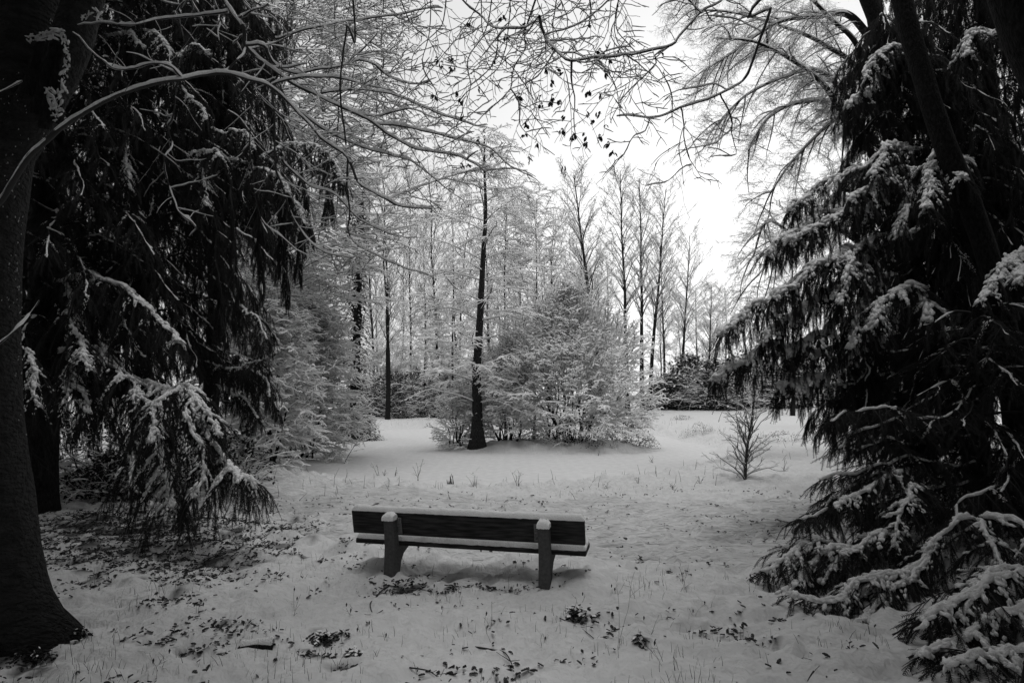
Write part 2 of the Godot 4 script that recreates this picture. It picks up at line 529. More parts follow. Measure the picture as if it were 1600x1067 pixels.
# A bare tree: trunk path, crown envelope, limbs that rise (k > 0) or lie flat (k near 0)
# o: cy0 cy1 (crown from / to, as a share of the height), rad (crown radius), n limbs, k rise, kinds [near the trunk, outside], ss spray size, per (sprays per limb), tr trunk radius, dens
func bare_tree(called: String, label: String, category: String, base: Vector3, H: float, o: Dictionary, group := "") -> Node3D:
	var t := thing(called, base, label, category, group)
	var lean: Vector3 = o.get("lean", Vector3.ZERO)
	var tr: float = o.get("tr", 0.2)
	var mb := MB.new(); var ml := MB.new(); var ms := MB.new()
	var pts := [base - Vector3(0, 0.3, 0)]
	var stems: int = o.get("stems", 1)
	var paths := []
	for s in stems:
		var sp := []
		var off := Vector3.ZERO
		var out: Vector3 = Vector3(rf(-1, 1), 0, rf(-1, 1)).normalized() * (0.0 if stems == 1 else o.get("spread", 0.25) * H)
		for k in 9:
			var f := k / 8.0
			off += Vector3(rf(-1, 1), 0, rf(-1, 1)) * H * o.get("wob", 0.006)
			sp.append(base + Vector3(0, -0.3 + (H * 0.97 + 0.3) * f, 0) + lean * f * H + off + out * f * f * rf(0.8, 1.2) + Vector3(rf(-1, 1), 0, rf(-1, 1)) * (0.1 if stems > 1 else 0.0))
		var c := curve(sp, H / 30.0)
		paths.append(c)
		var r := radii(c.size(), tr, tr * 0.12, 0.85)
		for k in 4: r[k] *= 1.0 + o.get("flare", 0.5) * pow(1.0 - k / 4.0, 2)
		mb.tube(c, r, 8, lin(1.0))
	part("trunk", mb, o.get("bark", M.bark), t)
	var cr := Crown.new()
	var n: int = o.get("n", 30)
	var y0: float = o.get("cy0", 0.3); var rad: float = o.get("rad", 3.0); var kk: float = o.get("k", 0.9)
	var kinds: Array = o.get("kinds", ["rise", "thin"])
	var ss: float = o.get("ss", 1.0)
	for q in n:
		var f: float = y0 + (o.get("cy1", 1.0) - y0) * (q + rf(0, 1)) / n
		var g: float = (f - y0) / (1.0 - y0)
		var prof := 1.0
		match o.get("shape", "oval"):
			"oval": prof = sqrt(maxf(0.05, 1.0 - pow(g * 1.9 - 0.8, 2) / 1.25))
			"cone": prof = 1.0 - 0.88 * g
			"dome": prof = sqrt(maxf(0.03, 1.0 - g * g))
			"vase": prof = 0.3 + 0.7 * sqrt(g) * (1.0 if g < 0.75 else 1.0 - (g - 0.75) * 1.6)
		var az := q * 2.399 + rf(-0.5, 0.5)
		var w := rad * prof * rf(0.65, 1.12)
		var pth: PackedVector3Array = paths[q % stems]
		var ai := clampf(f - kk * w / H * 0.8, 0.03, 0.97)
		var a := pth[int(ai * (pth.size() - 1))]
		var top := pth[int(f * (pth.size() - 1))]
		var dirv := Vector3(cos(az), 0, sin(az))
		if o.has("sx"): dirv.z *= o.sx
		var b := Vector3(top.x, base.y + f * H, top.z) + dirv * w
		if stems > 1: b = base + lean * f * H + Vector3(0, f * H, 0) + dirv * w
		var mid := a.lerp(b, 0.5) + Vector3(0, (b.y - a.y) * 0.12 + w * 0.06 - (0.0 if kk > 0.3 else w * 0.03), 0) + Vector3(rf(-1, 1), rf(-1, 1), rf(-1, 1)) * w * 0.09
		var c := curve([a, mid, b], maxf(0.25, w / 7.0))
		var lr := maxf(tr * o.get("lr", 0.28) * (1.0 - 0.7 * f), 0.012)
		var r := radii(c.size(), lr, lr * 0.3)
		ml.tube(c, r, 5, lin(1.0))
		if o.get("snow", 0.02) > 0.0: lay_snow(ms, c, r, o.get("snow", 0.02), 4, 0.25)
		var per: int = o.get("per", 6)
		for j in per:
			var u := lerpf(o.get("in", 0.3), 1.0, (j + rf(0, 1)) / per)
			var pos: Vector3 = c[clampi(int(u * (c.size() - 1)), 0, c.size() - 1)] + Vector3(rf(-1, 1), rf(-1, 1), rf(-1, 1)) * o.get("jit", 0.1)
			var tn := (c[-1] - c[0])
			var yaw: float = atan2(-tn.z, tn.x) + rf(-1, 1) * o.get("fan", 1.0)
			var kd: String = kinds[0] if rng.randf() > o.get("mix", 0.5) else kinds[1]
			cr.add(kd, rng.randi() % 4, pos, yaw, ss * rf(0.6, 1.25), rf(-0.16, 0.16))
	part("limbs", ml, M.bark, t, "stuff")
	part("branch_snow", ms, M.snow, t, "stuff")
	hang_crown(cr, t)
	return t

# ---------------------------------------------------------------- conifers
func make_shoots() -> void:
	for k in 5:
		var mb := MB.new()
		var L := rf(0.12, 0.17)
		mb.tube(PackedVector3Array([Vector3.ZERO, Vector3(L * 0.5, -0.004, rf(-0.01, 0.01)), Vector3(L, -0.016, 0)]), PackedFloat32Array([0.0028, 0.0022, 0.001]), 3, lin(0.03))
		var n := 15
		for j in n:
			var x := L * (j + 0.5) / n
			for s in [-1.0, 1.0]:
				var nl := rf(0.018, 0.028) * (1.0 - 0.3 * j / n)
				var d := Vector3(rf(0.35, 0.7), rf(-0.45, 0.25), s).normalized()
				var b := Vector3(x, -0.016 * x / L, 0)
				var col := lin(rf(0.010, 0.026))
				mb.tri(b - Vector3(0.0028, 0, 0), b + Vector3(0.0028, 0, 0), b + d * nl, col)
		shoot_meshes.append(mb.mesh(M.needle))

func make_lumps() -> void:   # small drifts of snow that lie on the needles, length along x
	for k in 4:
		var mb := MB.new()
		var nu := 7; var nv := 6
		for i in nu + 1:
			for j in nv + 1:
				var u := PI * i / nu; var a := lerpf(-0.5, PI + 0.5, float(j) / nv)
				var d := Vector3(-cos(u), sin(u) * sin(a), sin(u) * cos(a))
				var q := 1.0 + 0.55 * nz.get_noise_3dv(d * 3.0 + Vector3(k * 11.0, 0, 0)) + 0.3 * nz.get_noise_3dv(d * 8.0 + Vector3(k * 7.0, 3, 0))
				mb.put(Vector3(d.x * 0.045, maxf(d.y, -0.3) * 0.017, d.z * 0.019) * q, d, W1)
		for i in nu:
			for j in nv: mb.quad(i * (nv + 1) + j, i * (nv + 1) + j + 1, (i + 1) * (nv + 1) + j, (i + 1) * (nv + 1) + j + 1)
		lump_meshes.append(mb.mesh(M.snow))

# one bough: stem, branchlets that hang to both sides, needles, snow along the top
class Boughs:
	var mb := MB.new()
	var ms := MB.new()
	var xs := [[], [], [], [], []]
	var lumps := []

func bough(tree: Node3D, pts: Array, o: Dictionary, acc: Boughs = null) -> void:
	var c := curve(pts, 0.06 if acc == null else 0.12)
	for k in range(1, c.size()): c[k] += Vector3(nz.get_noise_3dv(c[k] * 1.8), nz.get_noise_3dv(c[k] * 1.8 + Vector3(31, 0, 0)) * 1.3, nz.get_noise_3dv(c[k] * 1.8 + Vector3(0, 47, 0))) * 0.10 * minf(1.0, k / 6.0)
	var total := 0.0
	for k in c.size() - 1: total += c[k].distance_to(c[k + 1])
	var L: float = o.get("L", 0.45)
	var snow: float = o.get("snow", 1.0)
	var own := acc == null
	if own: acc = Boughs.new()
	var mb := acc.mb; var ms := acc.ms
	var r := radii(c.size(), o.get("r", 0.02), 0.004)
	mb.tube(c, r, 6 if own else 4, lin(1.0))
	var xs := acc.xs
	var lumps := acc.lumps
	var pick := [rng.randi() % 5, rng.randi() % 5]
	var t := 0.0
	var next := o.get("bare", 0.1) * total as float
	var sgn := 1.0
	var hangd: float = o.get("hang", 0.30)
	var gap: float = o.get("gap", 0.055)
	var sstep: float = o.get("sstep", 0.036)
	if snow > 0.0:
		var cs := c.slice(int(c.size() * o.get("sbare", 0.05)))
		var rr := radii(cs.size(), 0.012 * snow + o.get("r", 0.02) as float * 0.5, 0.008)
		lay_snow(ms, cs, rr, 0.030 * snow, 6, o.get("gaps", 0.12))
		for k in cs.size() - 1:
			var tn := (cs[k + 1] - cs[k]).normalized()
			var fl := 1.0 - absf(tn.y)
			if fl < 0.1 or (o.get("gaps", 0.12) > 0.0 and nz.get_noise_3dv(cs[k] * 3.0 + Vector3(9, 3, 1)) < o.get("gaps", 0.12) * 2.0 - 1.0): continue
			for e in 3: lumps.append(lump_at(cs[k].lerp(cs[k + 1], rf(0, 1)) + Vector3(rf(-1, 1), rf(0.2, 0.9), rf(-1, 1)) * 0.024 * snow, tn, snow * rf(0.6, 1.25) * (0.5 + 0.5 * fl)))
	for kk in int(total / gap * 1.05) + 1:
		if next >= total * 0.995: break
		t = next
		var uu := t / total * (c.size() - 1)
		var k := mini(int(uu), c.size() - 2)
		next = t + gap * rf(0.7, 1.4)
		var dd := (c[k + 1] - c[k]).normalized()
		var side := dd.cross(Vector3.UP)
		if side.length() < 0.1: side = Vector3(rf(-1, 1), 0, rf(-1, 1))
		side = side.normalized() * sgn
		sgn = -sgn
		var u := t / total
		var l := L * rf(0.55, 1.15) * (0.45 + 0.75 * sin(PI * clampf(0.15 + u * 0.75, 0, 1)))
		if u > 0.85: l *= 0.7
		var d := (side * rf(0.35, 0.9) + dd * rf(0.45, 0.9) + Vector3.DOWN * rf(0.0, 0.3)).normalized()
		var p := c[k].lerp(c[k + 1], uu - k)
		var bp := PackedVector3Array([p])
		var m := maxi(4, int(l / 0.055))
		for j in m:
			d = (d + Vector3.DOWN * hangd * rf(0.5, 1.3) * (6.0 / m) * 0.7 + Vector3(rf(-1, 1), rf(-1, 1), rf(-1, 1)) * 0.10).normalized()
			p += d * l / m
			bp.append(p)
		var br := radii(bp.size(), 0.006, 0.0022)
		if own: mb.tube(bp, br, 3, lin(1.0))
		elif snow > 0.0 and rng.randf() < 0.3: mb.tube(PackedVector3Array([bp[0], bp[m / 2], bp[m]]), PackedFloat32Array([0.006, 0.004, 0.002]), 3, lin(1.0))
		if rng.randf() < o.get("share", 0.75) * minf(snow, 1.0):
			var upto := clampi(int(bp.size() * rf(0.5, 0.95)), 3, bp.size())
			var sp := bp.slice(0, upto)
			var f := curve(Array(sp), 0.028)
			var amt := rf(0.35, 1.0)
			for q in f.size() - 1:
				var tn := (f[q + 1] - f[q]).normalized()
				var fl := clampf(1.25 - absf(tn.y), 0.15, 1.0)
				if rng.randf() > amt * (1.1 - 0.6 * q / f.size()) + 0.15 or nz.get_noise_3dv(f[q] * 5.0) < -0.22: continue
				for e in (2 if snow < 1.5 else 3): lumps.append(lump_at(f[q] + Vector3(rf(-1, 1) * 0.020, rf(0.004, 0.018), rf(-1, 1) * 0.020), (tn + Vector3(rf(-1, 1), rf(-1, 1), rf(-1, 1)) * 0.3).normalized(), snow * fl * rf(0.5, 1.15) * (1.1 - 0.5 * q / f.size())))
		var along := 0.0
		while along < l:
			var q := clampi(int(along / l * m), 0, m - 1)
			var pos := bp[q].lerp(bp[q + 1], along / l * m - q)
			var ax := (bp[q + 1] - bp[q]).normalized()
			var out := Vector3(rf(-1, 1), rf(-1, 0.4), rf(-1, 1)).normalized()
			ax = (ax + out * rf(0.3, 0.9) + Vector3.DOWN * o.get("fall", 0.35)).normalized()
			var ref := ax.cross(Vector3.UP)
			if ref.length() < 0.1: ref = ax.cross(Vector3.RIGHT)
			ref = ref.normalized()
			var s: float = rf(0.75, 1.3) * o.get("ns", 1.0)
			xs[pick[rng.randi() % 2] if own else rng.randi() % 5].append(Transform3D(Basis(ax, ref.cross(ax), ref) * Basis(Vector3.RIGHT, rf(-0.7, 0.7)) * Basis.from_scale(Vector3.ONE * s), pos))
			along += sstep * rf(0.7, 1.3)
	if own:
		var b := part("bough", mb, M.twig, tree)
		part("snow", ms, M.snow, b)
		for k in 5: multi("needles", shoot_meshes[k], xs[k], b)
		multi("snow", lump_meshes[rng.randi() % 4], lumps, b)

func lump_at(p: Vector3, t: Vector3, s: float) -> Transform3D:
	var side := t.cross(Vector3.UP)
	if side.length() < 0.05: side = Vector3.RIGHT
	side = side.normalized()
	return Transform3D(Basis(t * s * rf(0.7, 1.3), side.cross(t) * s, side * s * rf(0.8, 1.2)), p)

func pxbough(tree: Node3D, xy: Array, d0: float, d1: float, o: Dictionary) -> void:
	var pts := []
	var m := xy.size() / 2
	for k in m: pts.append(px(xy[k * 2], xy[k * 2 + 1], lerpf(d0, d1, float(k) / (m - 1))))
	bough(tree, pts, o)

# a trunk through given points
func trunk_of(t: Node3D, pts: Array, r0: float, r1: float, m: Material, rough := 0.06, flare := 0.0, called := "trunk", roots := []) -> MeshInstance3D:
	var mb := MB.new()
	var c := curve(pts, 0.11)
	var r := radii(c.size(), r0, r1, 0.8)
	mb.tube(c, r, 22, lin(1.0))
	for k in mb.v.size():
		var ring := k / 22
		var nn := mb.n[k]
		var up := (c[ring].y - c[0].y)
		var fl := flare * exp(-maxf(up - 0.2, 0.0) / 0.28) * (0.75 + 0.6 * nz.get_noise_3d(nn.x * 1.6 + c[0].x, 3.0, nn.z * 1.6))
		for w in roots:
			var dd: Vector3 = w[0]
			fl += w[1] * exp(-maxf(up - 0.30, 0.0) / w[2]) * pow(maxf(0.0, nn.dot(dd.normalized())), 4.0)
		var q := c[ring] + nn * 0.3
		mb.v[k] += nn * r[ring] * (rough * 2.0 * nz.get_noise_3d(q.x * 2.2, q.y * 0.7, q.z * 2.2) + rough * nz.get_noise_3d(q.x * 7.0, q.y * 2.2, q.z * 7.0) + fl)
	return part(called, mb, m, t)

# a conifer whose boughs spread from the trunk on their own, sheltered, so only lightly snowed
func conifer_fill(t: Node3D, pts: Array, y0: float, y1: float, n: int, reach0: float, reach1: float, o: Dictionary, az0 := 0.0, az1 := TAU) -> void:
	var c := curve(pts, 0.1)
	var acc := Boughs.new()
	for k in n:
		var f := (k + rf(0, 1)) / n
		var y := lerpf(y0, y1, f)
		var a := c[0]
		for q in c:
			if q.y <= y: a = q
		a.y = y
		var az := lerpf(az0, az1, fmod(k * 0.618 + rf(-0.06, 0.06), 1.0))
		var dir := Vector3(cos(az), 0, sin(az))
		var R := lerpf(reach0, reach1, f) * rf(0.7, 1.1)
		var sag: float = o.get("sag", 0.5) * R
		bough(t, [a, a + dir * R * 0.35 + Vector3(0, 0.06 * R, 0), a + dir * R * 0.75 - Vector3(0, sag * 0.4, 0), a + dir * R - Vector3(0, sag, 0)], o, acc)
	part("boughs", acc.mb, M.twig, t, "stuff")
	part("bough_snow", acc.ms, M.snow, t, "stuff")
	for k in 5: multi("needles", shoot_meshes[k], acc.xs[k], t)
	multi("bough_snow", lump_meshes[0], acc.lumps, t)

# ---------------------------------------------------------------- sky: even winter overcast, brightest where the sun stands behind it
func overcast() -> ImageTexture:
	var w := 256; var h := 128
	var im := Image.create(w, h, false, Image.FORMAT_RGBF)
	var glow := Vector3(0.30, 0.20, -0.93).normalized()
	var cn := FastNoiseLite.new()
	cn.seed = 4; cn.frequency = 1.1; cn.fractal_octaves = 4
	for y in h:
		var up := (0.5 - (y + 0.5) / h) * PI
		for x in w:
			var a := ((x + 0.5) / w) * TAU
			# the first column looks along -z
			var d := Vector3(sin(a) * cos(up), sin(up), -cos(a) * cos(up))
			var ang := acos(clampf(d.dot(glow), -1, 1))
			var l := 0.66 + 0.54 * exp(-pow(ang / 0.44, 2)) + 0.03 * cn.get_noise_3dv(d * Vector3(1, 3, 1))
			if up < 0.0: l = lerpf(l, 0.35, clampf(-up * 5.0, 0, 1))
			im.set_pixel(x, y, Color(l, l, l))
	return ImageTexture.create_from_image(im)

func _ready() -> void:
	rng.seed = 20240117
	nz.seed = 7; nz.frequency = 0.6; nz.fractal_octaves = 3
	var cam := Camera3D.new()
	cam.name = "camera"
	cam.fov = 60.0
	cam.near = 0.05; cam.far = 1500.0
	cam.position = EYE
	cam.rotation_degrees.x = PITCH
	add_child(cam)
	var we := WorldEnvironment.new()
	we.name = "world_environment"
	var env := Environment.new()
	env.background_mode = Environment.BG_SKY
	var sky := Sky.new()
	var pm := PanoramaSkyMaterial.new()
	pm.panorama = overcast()
	sky.sky_material = pm
	env.sky = sky
	env.background_energy_multiplier = 1.0
	env.tonemap_mode = Environment.TONE_MAPPER_LINEAR
	env.tonemap_exposure = 1.05
	env.sdfgi_enabled = true; env.ssao_enabled = true; env.ssil_enabled = true
	we.environment = env
	add_child(we)
	var sun := DirectionalLight3D.new()
	sun.name = "veiled_sun"
	sun.light_energy = 0.26
	sun.light_color = Color(1, 1, 1)
	sun.light_angular_distance = 20.0
	sun.shadow_enabled = true
	add_child(sun)
	sun.look_at_from_position(Vector3.ZERO, -Vector3(0.05, 0.97, 0.20), Vector3.UP)

	materials()
	make_sprays()
	make_shoots()
	make_lumps()
	ground()
	bench()
	island()
	far_trees()
	left_conifers()
	right_conifers()
	left_trunk()
	overhead()
	small_plants()
	debris()
	behind()

# ---------------------------------------------------------------- the ground in one grid, split into snow, path and ice
func steps(fine0: float, fine1: float, step: float, lo: float, hi: float, g: float) -> PackedFloat32Array:
	var a := []
	var p := fine0; var s := step
	while p > lo:
		s *= g; p -= s
		a.push_front(p)
	p = fine0
	while p < fine1:
		a.append(p); p += step
	s = step
	while p < hi:
		a.append(p); s *= g; p += s
	a.append(hi + s)
	return PackedFloat32Array(a)

func ground() -> void:
	var X := steps(-6.5, 6.5, 0.064, -420.0, 420.0, 1.035)
	var Z := steps(-12.0, -3.0, 0.058, -620.0, 60.0, 1.022)
	var nx := X.size(); var nzc := Z.size()
	var H := PackedFloat32Array(); H.resize(nx * nzc)
	for j in nzc:
		for i in nx: H[j * nx + i] = hgt(X[i], Z[j])
	var sets := [MB.new(), MB.new(), MB.new()]
	var maps := []
	for k in 3:
		var m := PackedInt32Array(); m.resize(nx * nzc); m.fill(-1)
		maps.append(m)
	for j in nzc - 1:
		for i in nx - 1:
			var x := (X[i] + X[i + 1]) * 0.5; var z := (Z[j] + Z[j + 1]) * 0.5
			var k := 0
			if z > -60.0 and absf(x) < 40.0:
				if z > -51.0 and z < -13.0 and absf(x) < 11.5 and pond_e(x, z) < 0.985 and isle_e(x, z) > 1.0: k = 2
				elif z < -5.5 and z > -30 and on_path(x, z) > 0.5: k = 1
			var mb: MB = sets[k]
			var id := [0, 0, 0, 0]
			for c in 4:
				var ii := i + (c & 1); var jj := j + (c >> 1)
				var at := jj * nx + ii
				if maps[k][at] < 0:
					var i0 := maxi(ii - 1, 0); var i1 := mini(ii + 1, nx - 1); var j0 := maxi(jj - 1, 0); var j1 := mini(jj + 1, nzc - 1)
					var nn := Vector3(-(H[jj * nx + i1] - H[jj * nx + i0]) / (X[i1] - X[i0]), 1.0, -(H[j1 * nx + ii] - H[j0 * nx + ii]) / (Z[j1] - Z[j0])).normalized()
					var col := 1.0
					if Z[jj] > -16.0 and absf(X[ii]) < 12.0:
						var b := bare(X[ii], Z[jj])
						if b > 0.0:
							var q := nz.get_noise_2d(X[ii] * 4.2, Z[jj] * 4.2) * 0.7 + nz.get_noise_2d(X[ii] * 11.0, Z[jj] * 11.0) * 0.5
							col = lerpf(1.0, 0.12, smoothstep(0.0, 0.35, b * 0.7 - 0.30 + q * 0.75))
					maps[k][at] = mb.put(Vector3(X[ii], H[at], Z[jj]), nn, lin(col))
				id[c] = maps[k][at]
			mb.i.append(id[0]); mb.i.append(id[1]); mb.i.append(id[2])
			mb.i.append(id[1]); mb.i.append(id[3]); mb.i.append(id[2])
	for k in 3:
		var names := ["snowy_ground", "trodden_path", "frozen_pond"]
		var o := part(names[k], sets[k], [M.ground, M.path, M.ice][k], self)
		used[names[k]] = 0
		tag(o, ["uneven snow cover with stubble and litter under the trees", "trodden snowy path curving between bench and pond", "smooth snow-covered ice of the pond around the shrub island"][k], ["ground", "path", "pond"][k], "", "structure")

# ---------------------------------------------------------------- the bench
func slab(mb: MB, x0: float, x1: float, z: float, y: float, w: float, h: float, seed_: float) -> void:   # rounded bar of snow along x
	var n := maxi(14, int((x1 - x0) / 0.03))
	var p := PackedVector3Array(); var ww := PackedFloat32Array(); var hh := PackedFloat32Array()
	for k in n + 1:
		var f := float(k) / n
		var e := pow(clampf(minf(f, 1.0 - f) * (x1 - x0) / 0.025, 0.0, 1.0), 0.5 if x1 - x0 > 0.5 else 0.22)
		if k == 0 or k == n: e = 0.25 if x1 - x0 > 0.5 else 0.6
		var q := nz.get_noise_2d(f * 6.0 + seed_, 3.0) * 0.5 + nz.get_noise_2d(f * 40.0 + seed_, 8.0) * 0.5
		p.append(Vector3(lerpf(x0, x1, f), y + 0.004 * nz.get_noise_2d(f * 60.0 + seed_, 20.0), z + 0.008 * q))
		ww.append(w * (1.0 + 0.16 * q) * lerpf(0.75, 1.0, e)); hh.append(h * (1.0 + 0.34 * q) * e)
	var base := mb.v.size()
	var ac := 12
	for k in p.size():
		for j in ac + 1:
			var a := PI * j / ac
			var cx := signf(cos(a)) * pow(absf(cos(a)), 0.5); var sy := pow(sin(a), 0.6)
			mb.v.append(p[k] + Vector3(0, sy * hh[k], cx * ww[k]))
			mb.n.append(Vector3(0, pow(sin(a), 1.2) * 1.2 + 0.03, signf(cos(a)) * pow(absf(cos(a)), 1.4)).normalized())
			mb.c.append(W1)
	for k in p.size() - 1:
		for j in ac: mb.quad(base + k * (ac + 1) + j, base + k * (ac + 1) + j + 1, base + (k + 1) * (ac + 1) + j, base + (k + 1) * (ac + 1) + j + 1)
	for e in [0, p.size() - 1]:
		for j in ac - 1:
			mb.tri(mb.v[base + e * (ac + 1)], mb.v[base + e * (ac + 1) + j + 1], mb.v[base + e * (ac + 1) + j + 2], W1)

func extrude(mb: MB, poly: PackedVector2Array, x0: float, x1: float, bev: float) -> void:   # profile (forward, up) swept across x, chamfered
	var tri := Geometry2D.triangulate_polygon(poly)
	var n := poly.size()
	var inn := PackedVector2Array()
	var sgn := -1.0 if Geometry2D.is_polygon_clockwise(poly) else 1.0
	for k in n:
		var a := (poly[k] - poly[(k + n - 1) % n]).normalized(); var b := (poly[(k + 1) % n] - poly[k]).normalized()
		var m := (Vector2(-a.y, a.x) + Vector2(-b.y, b.x)).normalized() * sgn
		inn.append(poly[k] + m * bev)
	var P := func(q: Vector2, x: float) -> Vector3: return Vector3(x, q.y, -q.x)
	for t in range(0, tri.size(), 3):
		mb.tri(P.call(inn[tri[t]], x0), P.call(inn[tri[t + 1]], x0), P.call(inn[tri[t + 2]], x0), W1)
		mb.tri(P.call(inn[tri[t]], x1), P.call(inn[tri[t + 2]], x1), P.call(inn[tri[t + 1]], x1), W1)
	for k in n:
		var j := (k + 1) % n
		mb.face4(P.call(poly[k], x0 + bev), P.call(poly[j], x0 + bev), P.call(poly[j], x1 - bev), P.call(poly[k], x1 - bev), W1)
		mb.face4(P.call(inn[k], x0), P.call(inn[j], x0), P.call(poly[j], x0 + bev), P.call(poly[k], x0 + bev), W1)
		mb.face4(P.call(poly[k], x1 - bev), P.call(poly[j], x1 - bev), P.call(inn[j], x1), P.call(inn[k], x1), W1)

func local_part(called: String, mb: MB, m: Material, parent: Node3D) -> MeshInstance3D:
	var o := MeshInstance3D.new()
	o.name = called
	o.mesh = mb.mesh(m)
	parent.add_child(o, true)
	return o

func bench() -> void:
	var pr := gp(851, 916); var pl := gp(609, 900)
	var mid := (pr + pl) * 0.5
	var t := thing("park_bench", mid, "dark plank bench on two concrete legs, snow lying on seat and backrest, seen from behind", "bench")
	var ax := pr - pl
	t.rotation.y = -atan2(ax.z, ax.x)
	var half := Vector2(ax.x, ax.z).length() * 0.5
	var lean := Vector2(-0.235, 0.97).normalized()           # of the backrest: (forward, up)
	var q0 := Vector2(0.085, 0.30)
	for s in [-1.0, 1.0]:
		var mb := MB.new()
		extrude(mb, PackedVector2Array([Vector2(-0.05, -0.2), Vector2(0.13, -0.2), Vector2(0.135, 0.02), Vector2(0.16, 0.10), Vector2(0.22, 0.165), Vector2(0.33, 0.20), Vector2(0.50, 0.215), Vector2(0.50, 0.265), q0 + Vector2(0.02, -0.035), q0 + lean * 0.30, q0 + lean * 0.30 + Vector2(-0.085, -0.012), Vector2(-0.03, 0.28)]), s * half - 0.052, s * half + 0.052, 0.008)
		var leg := local_part("leg", mb, M.concrete, t)
		var cap := MB.new()
		var top := q0 + lean * 0.30
		# snow cap that has slid a little way down the post's back
		slab(cap, s * half - 0.060, s * half + 0.060, -(top.x - 0.050), top.y - 0.046, 0.064, 0.074, s * 9.0)
		local_part("snow", cap, M.bench_snow, leg)
		# steel plate that holds the backrest to the inner side of the post, two bolts
		var pm := MB.new()
		var c2 := q0 + lean * 0.185
		var at := Vector3(s * half - s * 0.079, c2.y, -c2.x - 0.0)
		pm.box(at + Vector3(0, 0, 0.012), Vector3(0.024, 0, 0), Vector3(0, lean.y, -lean.x) * 0.085, Vector3(0, lean.x, lean.y) * 0.006, 0.002, W1)
		var plate := local_part("plate", pm, M.metal, t)
		for b in [-1.0, 1.0]:
			var bm := MB.new()
			var o: Vector3 = at + Vector3(0, lean.y, -lean.x) * 0.05 * b + Vector3(0, lean.x, lean.y) * 0.012 + Vector3(0, 0, 0.012)
			bm.tube(PackedVector3Array([o, o + Vector3(0, lean.x, lean.y) * 0.010, o + Vector3(0, lean.x, lean.y) * 0.0105]), PackedFloat32Array([0.009, 0.008, 0.0005]), 8, W1)
			local_part("bolt", bm, M.metal, plate)
	# the backrest: one broad plank in front of the posts
	var bk := MB.new()
	var L := 1.185
	var shift := -0.035
	var bc := q0 + lean * 0.195 + Vector2(lean.y, -lean.x) * 0.030
	bk.box(Vector3(shift, bc.y, -bc.x), Vector3(L, 0, 0), Vector3(0, lean.y, -lean.x) * 0.118, Vector3(0, lean.x, lean.y) * 0.023, 0.006, W1)
	var back := local_part("backrest", bk, M.wood, t)
	var sn := MB.new()
	var bt := bc + lean * 0.116
	slab(sn, shift - L + 0.003, shift + L - 0.003, -bt.x, bt.y, 0.030, 0.058, 1.0)
	local_part("snow", sn, M.bench_snow, back)
	for k in 2:
		var sm := MB.new()
		var zc: float = [0.215, 0.40][k]
		sm.box(Vector3(shift, 0.288, -zc), Vector3(L, 0, 0), Vector3(0, 0.024, 0), Vector3(0, 0, 0.088), 0.006, W1)
		var seat := local_part("seat_plank", sm, M.wood, t)
		var ss := MB.new()
		slab(ss, shift - L + 0.004, shift + L - 0.004, -zc, 0.311, 0.090, 0.085, 5.0 + k * 7.0)
		local_part("snow", ss, M.bench_snow, seat)

# ---------------------------------------------------------------- the island in the pond
func tree_at(called: String, label: String, cat: String, bx: float, d: float, topy: float, o: Dictionary, group := "") -> Node3D:
	var p := px(bx, 620, d)
	var b := on(p.x, p.z)
	var top := px(o.get("topx", bx), topy, d)
	var H := top.y - b.y
	o.lean = Vector3((top.x - b.x) / H, 0, o.get("leanz", 0.0))
	return bare_tree(called, label, cat, b, H, o, group)

